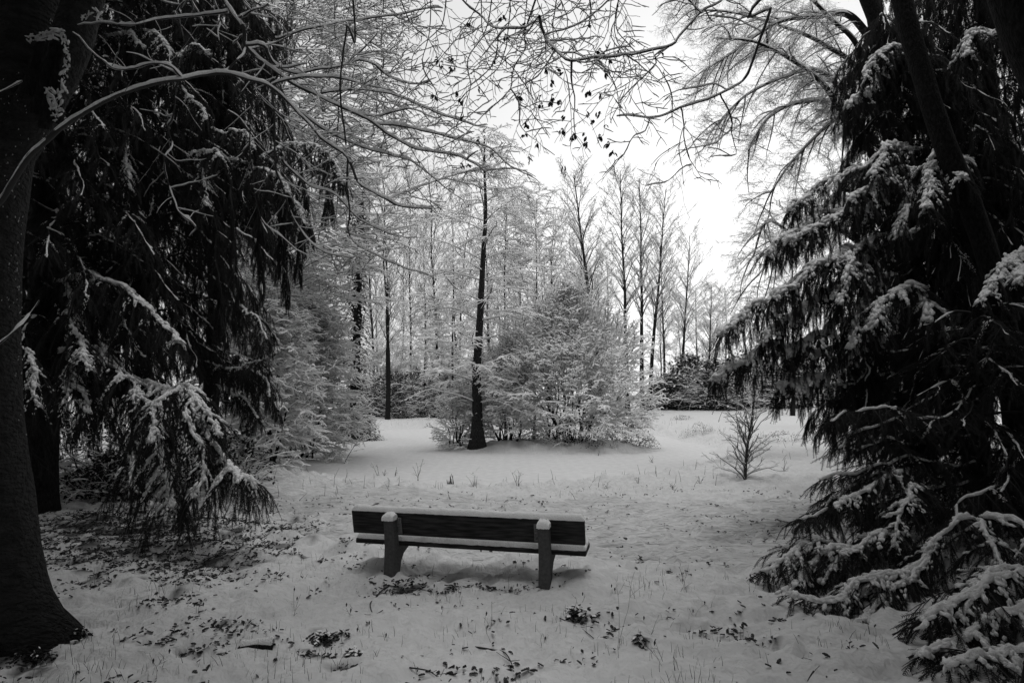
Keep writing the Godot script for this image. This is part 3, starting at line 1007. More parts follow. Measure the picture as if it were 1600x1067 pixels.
func dome(called: String, label: String, cat: String, at: Vector3, rx: float, rz: float, H: float, n: int, o: Dictionary, group := "") -> Node3D:
	# a broad shrub of many stems whose snow-laden sprays fill a dome
	var t := thing(called, at, label, cat, group)
	var mb := MB.new(); var ms := MB.new()
	var stems: int = o.get("stems", 12)
	var tips := []
	for k in stems:
		var az := k * 2.399 + rf(-0.3, 0.3)
		var rr := sqrt((k + 0.5) / stems)
		var foot := at + Vector3(cos(az) * rx * 0.22 * rr, 0, sin(az) * rz * 0.3 * rr)
		foot.y = hgt(foot.x, foot.z) - 0.1
		var tip := at + Vector3(cos(az) * rx * 0.72 * rr, H * rf(0.6, 0.92) * sqrt(maxf(0.15, 1.0 - rr * rr * 0.7)), sin(az) * rz * 0.72 * rr)
		var c := curve([foot, foot.lerp(tip, 0.45) + Vector3(rf(-1, 1) * 0.25, H * 0.10, rf(-1, 1) * 0.25), tip], 0.25)
		var r := radii(c.size(), rf(0.03, 0.055) * o.get("thick", 1.0), 0.010)
		for q in c.size(): c[q] += Vector3(nz.get_noise_3dv(c[q] * 1.5), 0, nz.get_noise_3dv(c[q] * 1.5 + Vector3(20, 0, 0))) * 0.25
		mb.tube(c, r, 5, lin(1.0))
		lay_snow(ms, c, r, 0.03, 4, 0.3)
		tips.append(c)
	part("stems", mb, M.bark, t)
	part("stem_snow", ms, M.snow, t, "stuff")
	var cr := Crown.new()
	var kinds: Array = o.get("kinds", ["flat", "droop"])
	for k in n:
		var az := rf(0, TAU)
		var h := lerpf(o.get("h0", 0.0), 1.0, pow(rng.randf(), o.get("hp", 0.9)))
		var rr := pow(rng.randf(), 0.42)
		var lump := 1.0 + 0.26 * nz.get_noise_3d(cos(az) * 2.2, h * 3.0 + at.x, sin(az) * 2.2)
		var prof := sqrt(maxf(0.04, 1.0 - pow(h, 3.0))) * (0.82 + 0.18 * smoothstep(0.0, 0.25, h))
		var pos := at + Vector3(cos(az) * rx * rr * prof * lump, h * H * lump, sin(az) * rz * rr * prof * lump)
		var s: float = o.get("ss", 1.0) * rf(0.6, 1.2)
		var out := Vector3(cos(az) * rx, 0, sin(az) * rz)
		var yaw := atan2(-out.z, out.x) + rf(-1.3, 1.3)
		pos -= out.normalized() * s * 0.5
		var kd: String = kinds[rng.randi() % kinds.size()]
		if h > 0.7 and rng.randf() < 0.55: kd = "twigs" if kinds[0] == "lace" else "rise"
		var tilt := rf(-0.3, 0.3)
		if kinds[0] == "lace":
			var el := atan2(h * H, rr * prof * rx + 0.3) * 1.05 + rf(-0.35, 0.25)
			kd = "lace" if el < 0.5 else "twigs"
			tilt = clampf(el - (0.24 if kd == "lace" else 0.77), -0.6, 0.6)
		cr.add(kd, rng.randi() % 4, pos, yaw, s, tilt)
	hang_crown(cr, t)
	return t

func island() -> void:
	var b := px(743, 690, 24.6)
	b.y = hgt(b.x, b.z)
	var top := px(752, 195, 24.6)
	bare_tree("island_tree", "tall dark-trunked tree at the left end of the pond island", "tree", b, top.y - b.y,
		{"bark": M.grey_bark, "tr": 0.25, "flare": 1.3, "lean": Vector3((top.x - b.x) / (top.y - b.y), 0, 0), "n": 56, "cy0": 0.15, "rad": 2.6, "shape": "oval", "k": -0.05, "kinds": ["flat", "droop"], "mix": 0.4, "ss": 1.0, "per": 5, "lr": 0.16, "snow": 0.035, "fan": 1.1, "jit": 0.15})
	var c := on(px(890, 690, 25.6).x, -25.6)
	dome("snowy_shrub", "broad domed shrub laden with snow on the right of the pond island", "shrub", c, 4.1, 2.7, 5.7, 1600, {"stems": 22, "ss": 0.9, "kinds": ["lace", "twigs", "twigs"], "hp": 0.85, "h0": 0.10})
	c = on(px(790, 690, 25.2).x, -25.2)
	dome("snowy_shrub", "thinner snowy shrub in the middle of the island beside the dark trunk", "shrub", c, 1.9, 1.5, 3.8, 240, {"stems": 9, "ss": 0.85, "kinds": ["lace", "twigs"], "h0": 0.14})
	c = on(px(715, 680, 25.0).x, -25.4)
	dome("snowy_shrub", "low snowy brushwood left of the island trunk", "shrub", c, 1.2, 1.0, 2.3, 190, {"stems": 7, "ss": 0.75, "kinds": ["lace", "twigs"]})
	# three slim stems behind the shrub
	for k in [[835, 300, 30.0, "slim snowy tree just right of the dark island trunk"], [790, 290, 29.0, "slim snowy tree behind the thin island shrub"]]:
		tree_at("slim_tree", k[3], "tree", k[0], k[2], k[1], {"tr": 0.085, "n": 46, "cy0": 0.25, "rad": 1.8, "shape": "oval", "k": 0.35, "kinds": ["flat", "rise"], "ss": 0.95, "per": 5, "snow": 0.03})
	# dark ivy and brambles at the foot
	for k in [[755, 683, 0.9, 0.7, 0.55, "dark bramble tangle at the foot of the island trunk"], [830, 688, 1.2, 0.7, 0.5, "dark undergrowth along the front of the island"], [905, 690, 1.3, 0.8, 0.9, "dark leafy thicket under the domed shrub"], [985, 692, 1.2, 0.7, 0.7, "twiggy brushwood at the right end of the island"]]:
		var p := gp(k[0], k[1])
		thicket("bramble", k[5], p - Vector3(0, 0, 0.3), k[2] * 1.2, k[3], k[4] * 1.15, 260, 0.03)

# low leafy tangle: arching canes with dark leaves, a little snow on top
func thicket(called: String, label: String, at: Vector3, rx: float, rz: float, H: float, n: int, dark: float, group := "", leaf := 0.06, snowy := 0.35, cat := "bush") -> void:
	at = on(at.x, at.z)
	var t := thing(called, at, label, cat, group)
	var mb := MB.new(); var ms := MB.new(); var ml := MB.new()
	for k in int(n * 0.13):
		var az := rf(0, TAU)
		var rr := sqrt(rng.randf()) * 0.7
		var p := at + Vector3(cos(az) * rx * rr, -0.05, sin(az) * rz * rr)
		p.y = hgt(p.x, p.z) - 0.05
		var d := Vector3(cos(az) * 0.5 + rf(-0.4, 0.4), rf(0.7, 1.4), sin(az) * 0.5 + rf(-0.4, 0.4)).normalized()
		grow(mb, ms, p, d, H * rf(0.7, 1.3), 0.008 + 0.004 * H, 1, {"up": -0.14, "wob": 0.2, "snow": 0.016, "gap": H * 0.2, "rmin": 0.004, "seg": H * 0.2})
	for k in n * 5:
		var az := rf(0, TAU)
		var h := rng.randf()
		var rr := pow(rng.randf(), 0.5) * sqrt(maxf(0.05, 1.0 - h * h))
		var p := at + Vector3(cos(az) * rx * rr, 0, sin(az) * rz * rr)
		p.y = hgt(p.x, p.z) + h * H * (1.0 + 0.3 * nz.get_noise_3dv(p * 2.0))
		var d := Vector3(rf(-1, 1), rf(-0.8, 0.2), rf(-1, 1)).normalized()
		var s := d.cross(Vector3.UP).normalized() * leaf * rf(0.3, 0.5)
		var l := leaf * rf(0.8, 1.6)
		var snow := rng.randf() < snowy * (0.4 + h)
		var col := lin(dark * rf(0.5, 1.3)) if not snow else lin(0.8)
		var u := Vector3.UP * (0.02 if snow else 0.0) * leaf / 0.06
		var m := p + d * l * 0.5
		ml.tri(p + u, m + s + u, m - s + u, col); ml.tri(m - s + u, m + s + u, p + d * l + u, col)
		if snow:
			var dk := lin(dark * 0.7)
			ml.tri(p, m + s, m - s, dk); ml.tri(m - s, m + s, p + d * l, dk)
	part("canes", mb, M.twig, t, "stuff")
	part("cane_snow", ms, M.snow, t, "stuff")
	part("leaves", ml, M.leaf, t, "stuff")

# ---------------------------------------------------------------- the wood around the pond
func far_trees() -> void:
	# tall trees against the bright sky, right of the island: base x, depth, top y, top x, trunk radius, crown radius
	for k in [
		[943, 44, 262, 898, 0.20, 2.6, "leaning tall bare tree against the sky right above the island shrub"],
		[982, 50, 255, 968, 0.17, 2.2, "straight slender tall tree, first of the three dark stems right of centre"],
		[1004, 52, 268, 996, 0.18, 2.4, "straight tall tree, middle of the three dark stems right of centre"],
		[1013, 53, 285, 1040, 0.17, 2.6, "tall tree leaning right, last of the three dark stems right of centre"],
		[1062, 62, 360, 1078, 0.16, 3.0, "pale thin bare tree with open crown near the brightest sky"],
		[1040, 68, 375, 1036, 0.15, 2.4, "thin faraway bare tree between the dark stems and the pale open tree"],
		[1108, 75, 440, 1112, 0.16, 3.0, "small faraway bare tree at the right edge of the sky gap"]]:
		tree_at("tall_tree", k[6], "tree", k[0], k[1], k[2], {"topx": k[3], "tr": k[4] * 1.3, "n": 40, "cy0": 0.46, "rad": k[5], "shape": "oval", "k": 0.85, "kinds": ["thin", "steep"], "mix": 0.4, "ss": 1.3, "per": 4, "lr": 0.4, "snow": 0.03, "jit": 0.2, "wob": 0.004}, "")
	# the wood left of the island trunk
	var names := ["behind the left conifer", "beside the ivy-dark trunk", "left of the small larch", "behind the small larch", "right of the small larch", "between larch and island trunk", "next to the island trunk", "just behind the island trunk", "right behind the thin island shrub", "above the island shrub's left half", "far back over the island shrub", "in the gap right of the island shrub"]
	var xs := [428, 490, 585, 607, 640, 690, 716, 770, 812, 858, 905, 925]
	var ds := [40, 46, 52, 45, 58, 50, 62, 48, 58, 52, 60, 66]
	var tops := [215, 240, 270, 230, 255, 235, 290, 262, 300, 320, 345, 390]
	for k in xs.size():
		tree_at("wood_tree", "bare snowy tree of the wood " + names[k], "tree", xs[k], ds[k], tops[k],
			{"topx": xs[k] + rf(-14, 14), "tr": rf(0.10, 0.16), "n": 44, "cy0": 0.34, "rad": rf(2.6, 3.6), "shape": "vase" if k % 2 else "oval", "k": 0.9, "kinds": ["thin", "steep"], "mix": 0.5, "ss": 1.5, "per": 4, "lr": 0.36, "snow": 0.04, "jit": 0.3, "stems": 1 if k % 3 else 2, "spread": 0.06}, "")
	# farther rows that close the wood
	for k in 18:
		var x := 395.0 + k * 33.0 + rf(-9, 9)
		tree_at("forest_tree", "distant bare tree in the back row of the wood left of the sky gap", "tree", x, rf(72, 95), 330.0 + absf(k - 4) * 6.0 + rf(-25, 25), {"topx": x + rf(-12, 12), "tr": 0.2, "n": 34, "cy0": 0.18, "rad": rf(3.0, 4.2), "k": 0.9, "kinds": ["steep", "thin"], "ss": 2.0, "per": 5, "snow": 0.03, "jit": 0.4}, "trees of the far wood")
	for k in 12:
		var x := 1040.0 + k * 26.0 + rf(-9, 9)
		tree_at("forest_tree", "distant bare tree of the row on the far side of the snowy field", "tree", x, rf(95, 125), 470.0 - k * 3.0 + rf(-22, 22), {"topx": x + rf(-8, 8), "tr": 0.22, "n": 30, "cy0": 0.15, "rad": rf(3.5, 4.6), "k": 0.9, "kinds": ["rise", "thin"], "ss": 2.2, "per": 5, "snow": 0.03, "jit": 0.5}, "trees beyond the field")
	# small larch-like trees and snowy shrubs along the far bank
	tree_at("larch", "small snowy larch with flat tiers on the far bank left of the island", "tree", 663, 49, 455, {"tr": 0.13, "n": 44, "cy0": 0.2, "rad": 2.8, "shape": "cone", "k": -0.05, "kinds": ["flat", "lace"], "ss": 1.1, "per": 4, "snow": 0.04})
	tree_at("larch", "snowy larch with flat tiers behind the left end of the island", "tree", 708, 48, 400, {"tr": 0.12, "n": 44, "cy0": 0.25, "rad": 2.4, "shape": "cone", "k": -0.05, "kinds": ["flat", "lace"], "ss": 1.1, "per": 4, "snow": 0.04})
	for k in [[590, 50, 2.6, 5.0, "pale snowy bush on the far bank beside the ivy-dark trunk"], [628, 52, 2.6, 4.6, "pale snowy bush left of the small larch"], [700, 51, 2.8, 5.2, "pale snowy bush right of the small larch"], [742, 52, 2.4, 4.4, "pale snowy bush seen behind the island trunk"], [610, 58, 3.6, 7.5, "tall snowy bush in the back of the far bank"], [680, 60, 3.6, 8.0, "tall snowy bush rising behind the larch"], [760, 58, 3.4, 7.5, "tall snowy bush behind the thin island shrub"]]:
		var p := px(k[0], 620, k[1])
		dome("bank_bush", k[4], "bush", on(p.x, p.z), k[2], 1.8, k[3], 190, {"stems": 14, "ss": 1.3, "thick": 1.5, "kinds": ["thin", "steep", "droop"]})
	# hornbeams with layered snow on the left bank
	for k in [[470, 21.5, 2.3, 5.6, 760, "layered snow-laden hornbeam on the left bank behind the conifers"], [408, 17.5, 1.9, 5.2, 460, "snow-laden hornbeam half hidden by the left conifer"], [476, 27.0, 1.4, 7.5, 430, "taller snowy hornbeam behind the layered one on the left bank"]]:
		var p := px(k[0], 620, k[1])
		dome("hornbeam", k[5], "tree", on(p.x, p.z), k[2], 1.8, k[3], k[4], {"stems": 9, "ss": 1.05, "kinds": ["flat", "lace", "lace"], "hp": 0.8, "thick": 1.2})
	# the ivy-clad trunk and dark undergrowth left of the pond
	var iv := px(552, 620, 31)
	var b := on(iv.x, iv.z)
	ivy_tree(b, px(556, 300, 31).y - b.y, "ivy-dark trunk standing at the left end of the far bank")
	thicket("bramble", "rounded bramble heap with snow by the pond's left corner", Vector3(-9.9, 0, -35.5), 2.0, 1.1, 1.5, 420, 0.03, "", 0.10, 0.4)
	for k in [[430, 645, 2.2, 1.0, 0.9, "dark snowy bramble bank under the layered hornbeam"], [500, 652, 1.6, 0.9, 0.8, "dark bramble heap left of the pond"]]:
		thicket("bramble", k[5], gp(k[0], k[1]), k[2], k[3], k[4], 260, 0.04, "", 0.09, 0.5)
	for k in [[600, 652, 2.2, 1.2, 2.6, "dark ivy undergrowth on the far bank under the snowy bushes"], [640, 650, 2.4, 1.2, 2.8, "dark brush left of the small larch on the far bank"], [685, 651, 2.6, 1.2, 2.5, "dark brush right of the small larch on the far bank"], [732, 650, 2.2, 1.2, 2.7, "dark brush on the far bank seen beside the island trunk"]]:
		thicket("bank_brush", k[5], gp(k[0], k[1]) - Vector3(0, 0, 1.6), k[2] * 1.25, k[3], k[4] * 1.35, 750, 0.028, "", 0.14, 0.22)
	for k in [[-9.0, -46.4, "low frosted bramble on the far bank beside the bramble heap"], [-7.3, -47.4, "low frosted bramble on the far bank left of the larch foot"], [-5.4, -47.9, "low frosted bramble on the far bank right of the larch foot"], [-3.4, -48.2, "low frosted bramble on the far bank left of the island trunk"], [-1.2, -48.3, "low frosted bramble on the far bank behind the thin island shrub"]]:
		thicket("bank_bramble", k[2], Vector3(k[0], 0, k[1]), rf(1.0, 1.5), 0.8, rf(0.6, 1.1), 260, 0.035, "", 0.10, 0.4)
	for k in [[-8.6, -12.5, 2.0, 1.6, 1.5, "dark undergrowth behind the left conifer's trunk"], [-6.6, -12.8, 1.6, 1.2, 1.2, "dark undergrowth in the shade between the two left conifers"], [-10.0, -10.0, 1.6, 1.6, 1.6, "dark undergrowth at the left edge behind the old beech"], [-7.2, -10.6, 0.9, 0.7, 0.7, "twiggy undergrowth at the foot of the left conifer"]]:
		thicket("shade_brush", k[5], Vector3(k[0], 0, k[1]), k[2], k[3], k[4], 420, 0.02, "", 0.07, 0.12)
	# evergreens across the field on the right
	for k in [[1048, 58, 2.6, 3.4, "snowy evergreen bush at the left end of the row across the field"], [1080, 60, 3.4, 5.2, "taller snowy evergreen in the row across the field"], [1118, 57, 3.2, 4.4, "snowy evergreen in the middle of the row across the field"], [1160, 62, 4.0, 5.4, "dark snowy evergreen behind the small pond shrub"], [1205, 60, 3.4, 4.0, "dark evergreen right of the small pond shrub"], [1262, 64, 4.2, 5.0, "evergreen under the right conifer's boughs"], [1340, 64, 4.4, 4.6, "evergreen at the right end of the row across the field"]]:
		var p := px(k[0], 620, k[1])
		thicket("evergreen_bush", k[4], p, k[2], 2.2, k[3], 620, 0.03, "", 0.28, 0.42)
	for k in [[1066, 655, 0.9, 0.7, 0.35, "dry grass tuft on the bank right of the island"], [1090, 672, 1.1, 0.7, 0.4, "low snowy grass mound by the pond's right end"], [1215, 690, 1.3, 0.8, 0.4, "grass tufts behind the small pond shrub"], [1385, 640, 2.0, 1.2, 2.2, "round twiggy shrub seen below the right conifer"], [450, 690, 0.9, 0.5, 0.35, "dry weeds at the left edge of the pond"], [415, 668, 0.8, 0.6, 0.5, "weedy clump on the left bank"]]:
		thicket("grass_clump", k[5], gp(k[0], k[1]), k[2], k[3], k[4], 70, 0.16, "", 0.05, 0.6, "grass")
	# lone trunks over the field, partly behind the right conifer
	for k in [[1318, 30, 0.13, 60, "thin trunk standing behind the right conifer's boughs"], [1492, 22, 0.24, -80, "dark trunk in the shade at the right"], [1545, 26, 0.20, -60, "slim trunk farther right in the shade"], [1240, 48, 0.16, 300, "faraway thin trunk at the field's edge"], [1185, 17.5, 0.05, 700, ""]]:
		if k[4] == "": continue
		tree_at("field_tree", k[4], "tree", k[0], k[1], k[3], {"tr": k[2], "n": 24, "cy0": 0.45, "rad": 2.6, "kinds": ["rise", "thin"], "ss": 1.3, "per": 4, "k": 0.8})
	# the big beech at the back right: limbs fan out to the upper left, twigs hang in a veil
	big_beech()
	# the tall snow-latticed tree at the upper left
	var q := px(392, 620, 19.0)
	bare_tree("bare_tree", "tall tree at upper left whose fine branches form a snowy lattice", "tree", on(q.x, q.z), 17.5,
		{"tr": 0.2, "n": 170, "cy0": 0.30, "rad": 5.4, "shape": "oval", "k": 0.15, "kinds": ["flat", "rise"], "mix": 0.4, "ss": 1.25, "per": 7, "snow": 0.03, "jit": 0.15, "lean": Vector3(0.05, 0, 0), "lr": 0.2})

func ivy_tree(b: Vector3, H: float, label: String) -> void:
	var t := thing("ivy_tree", b, label, "tree")
	trunk_of(t, [b - Vector3(0, 0.3, 0), b + Vector3(0.1, H * 0.5, 0), b + Vector3(0.2, H, 0)], 0.3, 0.1, M.bark)
	var ml := MB.new()
	for k in 8000:
		var h := pow(rng.randf(), 1.7)
		var az := rf(0, TAU)
		var r := (0.75 - 0.35 * h + 0.55 * exp(-h * 9.0)) * sqrt(rng.randf()) * (1.0 + 0.5 * nz.get_noise_3d(cos(az) * 2.0, h * 9.0, sin(az) * 2.0)) + 0.1
		var p := b + Vector3(cos(az) * r, h * H, sin(az) * r)
		var d := Vector3(cos(az), rf(-1.2, 0.0), sin(az)).normalized()
		var s := d.cross(Vector3.UP).normalized() * 0.05
		var col := lin(rf(0.015, 0.04)) if rng.randf() > 0.14 else lin(0.7)
		ml.tri(p, p + d * 0.09 + s, p + d * 0.09 - s, col); ml.tri(p + d * 0.09 - s, p + d * 0.09 + s, p + d * 0.17, col)
	part("ivy_leaves", ml, M.leaf, t, "stuff")

func big_beech() -> void:
	var b := on(px(1432, 620, 17).x, -17.0)
	var t := thing("beech_tree", b, "big bare beech at the upper right fanning fine twigs over the sky gap", "tree")
	trunk_of(t, [b - Vector3(0, 0.3, 0), px(1425, 420, 17), px(1400, 250, 16.8), px(1375, 60, 16.5), px(1330, -140, 16.2)], 0.36, 0.2, M.bark, 0.05, 0.4)
	var cr := Crown.new()
	var limbs := [
		[1400, 260, 1340, 215, 1290, 135, 1240, 95, 1180, 65, 1120, 60],
		[1395, 230, 1345, 80, 1300, 30, 1265, -5, 1200, -60],
		[1410, 300, 1362, 235, 1325, 155, 1280, 110, 1225, 120, 1165, 150, 1125, 190],
		[1385, 240, 1310, 165, 1250, 160, 1200, 185, 1170, 235],
		[1400, 250, 1345, 115, 1290, 70, 1235, 45, 1150, 20, 1085, 15],
		[1380, 90, 1330, 25, 1280, 25, 1215, 35, 1140, 85, 1100, 110],
		[1430, 420, 1365, 250, 1330, 180, 1300, 190, 1240, 250, 1205, 300],
		[1430, 430, 1335, 300, 1280, 330, 1225, 380, 1185, 430],
		[1430, 450, 1300, 350, 1250, 370, 1200, 345, 1178, 400],
		[1380, 60, 1350, -60, 1250, -90, 1150, -60, 1080, -20]]
	var ms := MB.new()
	for l in limbs:
		var pts := []
		var m: int = l.size() / 2
		var dd := rf(-2.0, 1.0)
		for k in m: pts.append(px(l[k * 2], l[k * 2 + 1], 16.8 + dd * k / (m - 1.0)))
		var c := curve(pts, 0.15)
		var r := radii(c.size(), 0.14, 0.022, 0.7)
		var mb := MB.new()
		mb.tube(c, r, 7, lin(1.0))
		lay_snow(ms, c, r, 0.025, 4, 0.2)
		# side branches that arch over and hang
		for k in range(int(c.size() * 0.2), c.size()):
			if rng.randf() > 0.6: continue
			var tn := (c[mini(k + 1, c.size() - 1)] - c[k - 1]).normalized()
			var d := (tn * rf(0.3, 1.0) + Vector3(rf(-1, 0.5), rf(-0.9, 0.6), rf(-0.8, 0.8)) * 0.9).normalized()
			var p := c[k]
			var L := rf(0.7, 1.7)
			var sp := PackedVector3Array([p])
			for j in 7:
				d = (d + Vector3(0, -0.13, 0) + Vector3(rf(-1, 1), rf(-1, 1), rf(-1, 1)) * 0.12).normalized()
				p += d * L / 7
				sp.append(p)
				var yaw := atan2(-d.z, d.x) + rf(-1.1, 1.1)
				for z in 1:
					cr.add(["hang", "hang", "wisp", "wisp"][rng.randi() % 4], rng.randi() % 4, p + Vector3(rf(-1, 1), rf(-1, 1), rf(-1, 1)) * 0.08, yaw, rf(0.4, 0.8), rf(-0.3, 0.3))
			var sr := radii(sp.size(), 0.024, 0.008)
			mb.tube(sp, sr, 4, lin(1.0))
			lay_snow(ms, sp, sr, 0.012, 3, 0.3)
		part("limb", mb, M.bark, t)
	part("limb_snow", ms, M.snow, t, "stuff")
	hang_crown(cr, t)

# ---------------------------------------------------------------- conifers at the left
func left_conifers() -> void:
	var o := {"L": 0.62, "snow": 1.25, "hang": 0.36, "gap": 0.05, "ns": 1.1}
	var b := on(px(72, 620, 9.4).x, -9.4)
	var t := thing("conifer", b, "dark conifer right behind the big left trunk, snowy lower boughs sweeping down to the ground", "tree")
	trunk_of(t, [b - Vector3(0, 0.3, 0), px(66, 560, 9.4), px(70, 300, 9.4), px(90, 0, 9.4), px(110, -250, 9.6)], 0.26, 0.14, M.bark, 0.05, 0.4)
	for k in [
		[[75, 440, 130, 436, 172, 440, 205, 462, 240, 490, 268, 515, 281, 538], 9.0, 7.6],
		[[95, 436, 110, 490, 125, 535, 140, 570], 8.6, 7.6],
		[[95, 545, 112, 560, 108, 590, 98, 635], 8.4, 7.6],
		[[112, 560, 125, 600, 138, 650], 8.2, 7.6],
		[[40, 545, 55, 580, 70, 630], 7.4, 7.0],
		[[150, 530, 205, 590, 250, 610, 285, 602, 310, 622, 330, 650, 342, 672], 8.6, 6.8],
		[[280, 606, 252, 628, 236, 660, 226, 700], 7.2, 6.6],
		[[300, 630, 330, 690, 355, 725, 380, 745, 397, 760], 7.2, 6.4],
		[[145, 540, 190, 580, 225, 625, 240, 660], 8.4, 7.4],
		[[290, 640, 300, 690, 310, 740, 300, 785], 7.0, 6.5],
		[[240, 650, 255, 700, 262, 760, 270, 795], 7.4, 6.8],
		[[215, 600, 215, 660, 205, 720, 215, 770], 7.8, 7.2]]:
		pxbough(t, k[0], k[1], k[2], o)
	conifer_fill(t, [b, b + Vector3(0, 12, 0)], 1.8, 11.0, 78, 2.6, 1.9, {"L": 0.7, "snow": 0.7, "share": 0.22, "hang": 0.34, "gap": 0.07, "sag": 0.4, "sstep": 0.046, "ns": 1.35, "fall": 0.3, "gaps": 0.5}, -1.0, 2.6)
	# second conifer, farther right
	var b2 := on(px(228, 620, 11.5).x, -11.5)
	t = thing("conifer", b2, "tall dark conifer at the left with hanging curtains of foliage and sky showing through", "tree")
	trunk_of(t, [b2 - Vector3(0, 0.3, 0), px(222, 450, 11.5), px(216, 200, 11.5), px(232, 120, 11.6), px(250, -250, 12)], 0.17, 0.09, M.bark, 0.05)
	for k in [
		[[200, 60, 235, 48, 255, 62, 266, 95], 9.6, 8.6],
		[[150, 62, 175, 58, 205, 58, 225, 80], 9.4, 8.8],
		[[330, 90, 300, 75, 275, 95, 260, 130], 9.4, 8.9],
		[[180, 240, 192, 236, 200, 260, 203, 295], 9.6, 8.8],
		[[300, 240, 335, 238, 350, 250], 9.8, 9.0],
		[[306, 262, 320, 280, 330, 322], 9.6, 9.0],
		[[330, 280, 370, 262, 420, 240, 465, 222, 495, 228, 520, 250, 540, 288], 10.0, 8.4],
		[[350, 250, 400, 262, 430, 275, 450, 300], 9.8, 8.6],
		[[440, 300, 470, 330, 480, 350], 9.2, 8.6],
		[[330, 200, 370, 205, 400, 230], 9.8, 9.2],
		[[270, 130, 300, 150, 320, 190], 9.8, 9.2]]:
		pxbough(t, k[0], k[1], k[2], {"L": 0.55, "snow": 1.25, "hang": 0.55, "gap": 0.045, "ns": 1.1, "fall": 0.8})
	# long curtains under the snowy arm
	for k in [[395, 270, 405, 330, 412, 400, 410, 460], [430, 270, 440, 340, 443, 410, 446, 470], [470, 250, 475, 300, 470, 370, 468, 430], [505, 260, 512, 300, 508, 340], [360, 280, 365, 350, 372, 430, 365, 500], [330, 300, 335, 380, 342, 460, 350, 530]]:
		pxbough(t, k, 9.4, 9.2, {"L": 0.32, "snow": 0.35, "share": 0.2, "hang": 0.7, "gap": 0.04, "ns": 1.2, "fall": 1.3})
	conifer_fill(t, [b2, b2 + Vector3(0, 13, 0)], 2.6, 12.0, 74, 2.4, 1.8, {"L": 0.75, "snow": 0.7, "share": 0.2, "hang": 0.42, "gap": 0.07, "sag": 0.42, "sstep": 0.046, "ns": 1.4, "fall": 0.45, "gaps": 0.5})
	# third, behind: closes the dark mass
	var b3 := on(px(330, 620, 13.5).x, -13.5)
	t = thing("conifer", b3, "dark conifer behind the others at the left, its drooping side towards the pond", "tree")
	trunk_of(t, [b3 - Vector3(0, 0.3, 0), b3 + Vector3(0, 6, 0), b3 + Vector3(0.2, 13, 0)], 0.2, 0.09, M.bark, 0.05)
	conifer_fill(t, [b3, b3 + Vector3(0, 12, 0)], 5.6, 11.5, 60, 1.8, 1.6, {"L": 0.75, "snow": 0.7, "share": 0.2, "hang": 0.42, "gap": 0.07, "sag": 0.45, "sstep": 0.046, "ns": 1.45, "fall": 0.45, "gaps": 0.5})
	for k in [[330, 470, 370, 480, 400, 500, 420, 530], [330, 540, 375, 560, 410, 590, 425, 620], [330, 600, 370, 620, 400, 650], [300, 560, 340, 575, 380, 570, 415, 565]]:
		pxbough(t, k, 12.0, 10.5, {"L": 0.5, "snow": 0.7, "share": 0.6, "hang": 0.4, "gap": 0.06, "ns": 1.2})
	var b4 := on(px(20, 620, 13).x, -13.0)
	t = thing("conifer", b4, "dark conifer at the far left edge behind the big trunk", "tree")
	trunk_of(t, [b4 - Vector3(0, 0.3, 0), b4 + Vector3(0, 6, 0), b4 + Vector3(0.2, 13, 0)], 0.2, 0.09, M.bark, 0.05)
	conifer_fill(t, [b4, b4 + Vector3(0, 14, 0)], 1.6, 13.0, 90, 2.8, 2.0, {"L": 0.75, "snow": 0.35, "share": 0.08, "hang": 0.6, "gap": 0.08, "sag": 0.6, "sstep": 0.052, "ns": 1.5, "fall": 0.9, "gaps": 0.64})

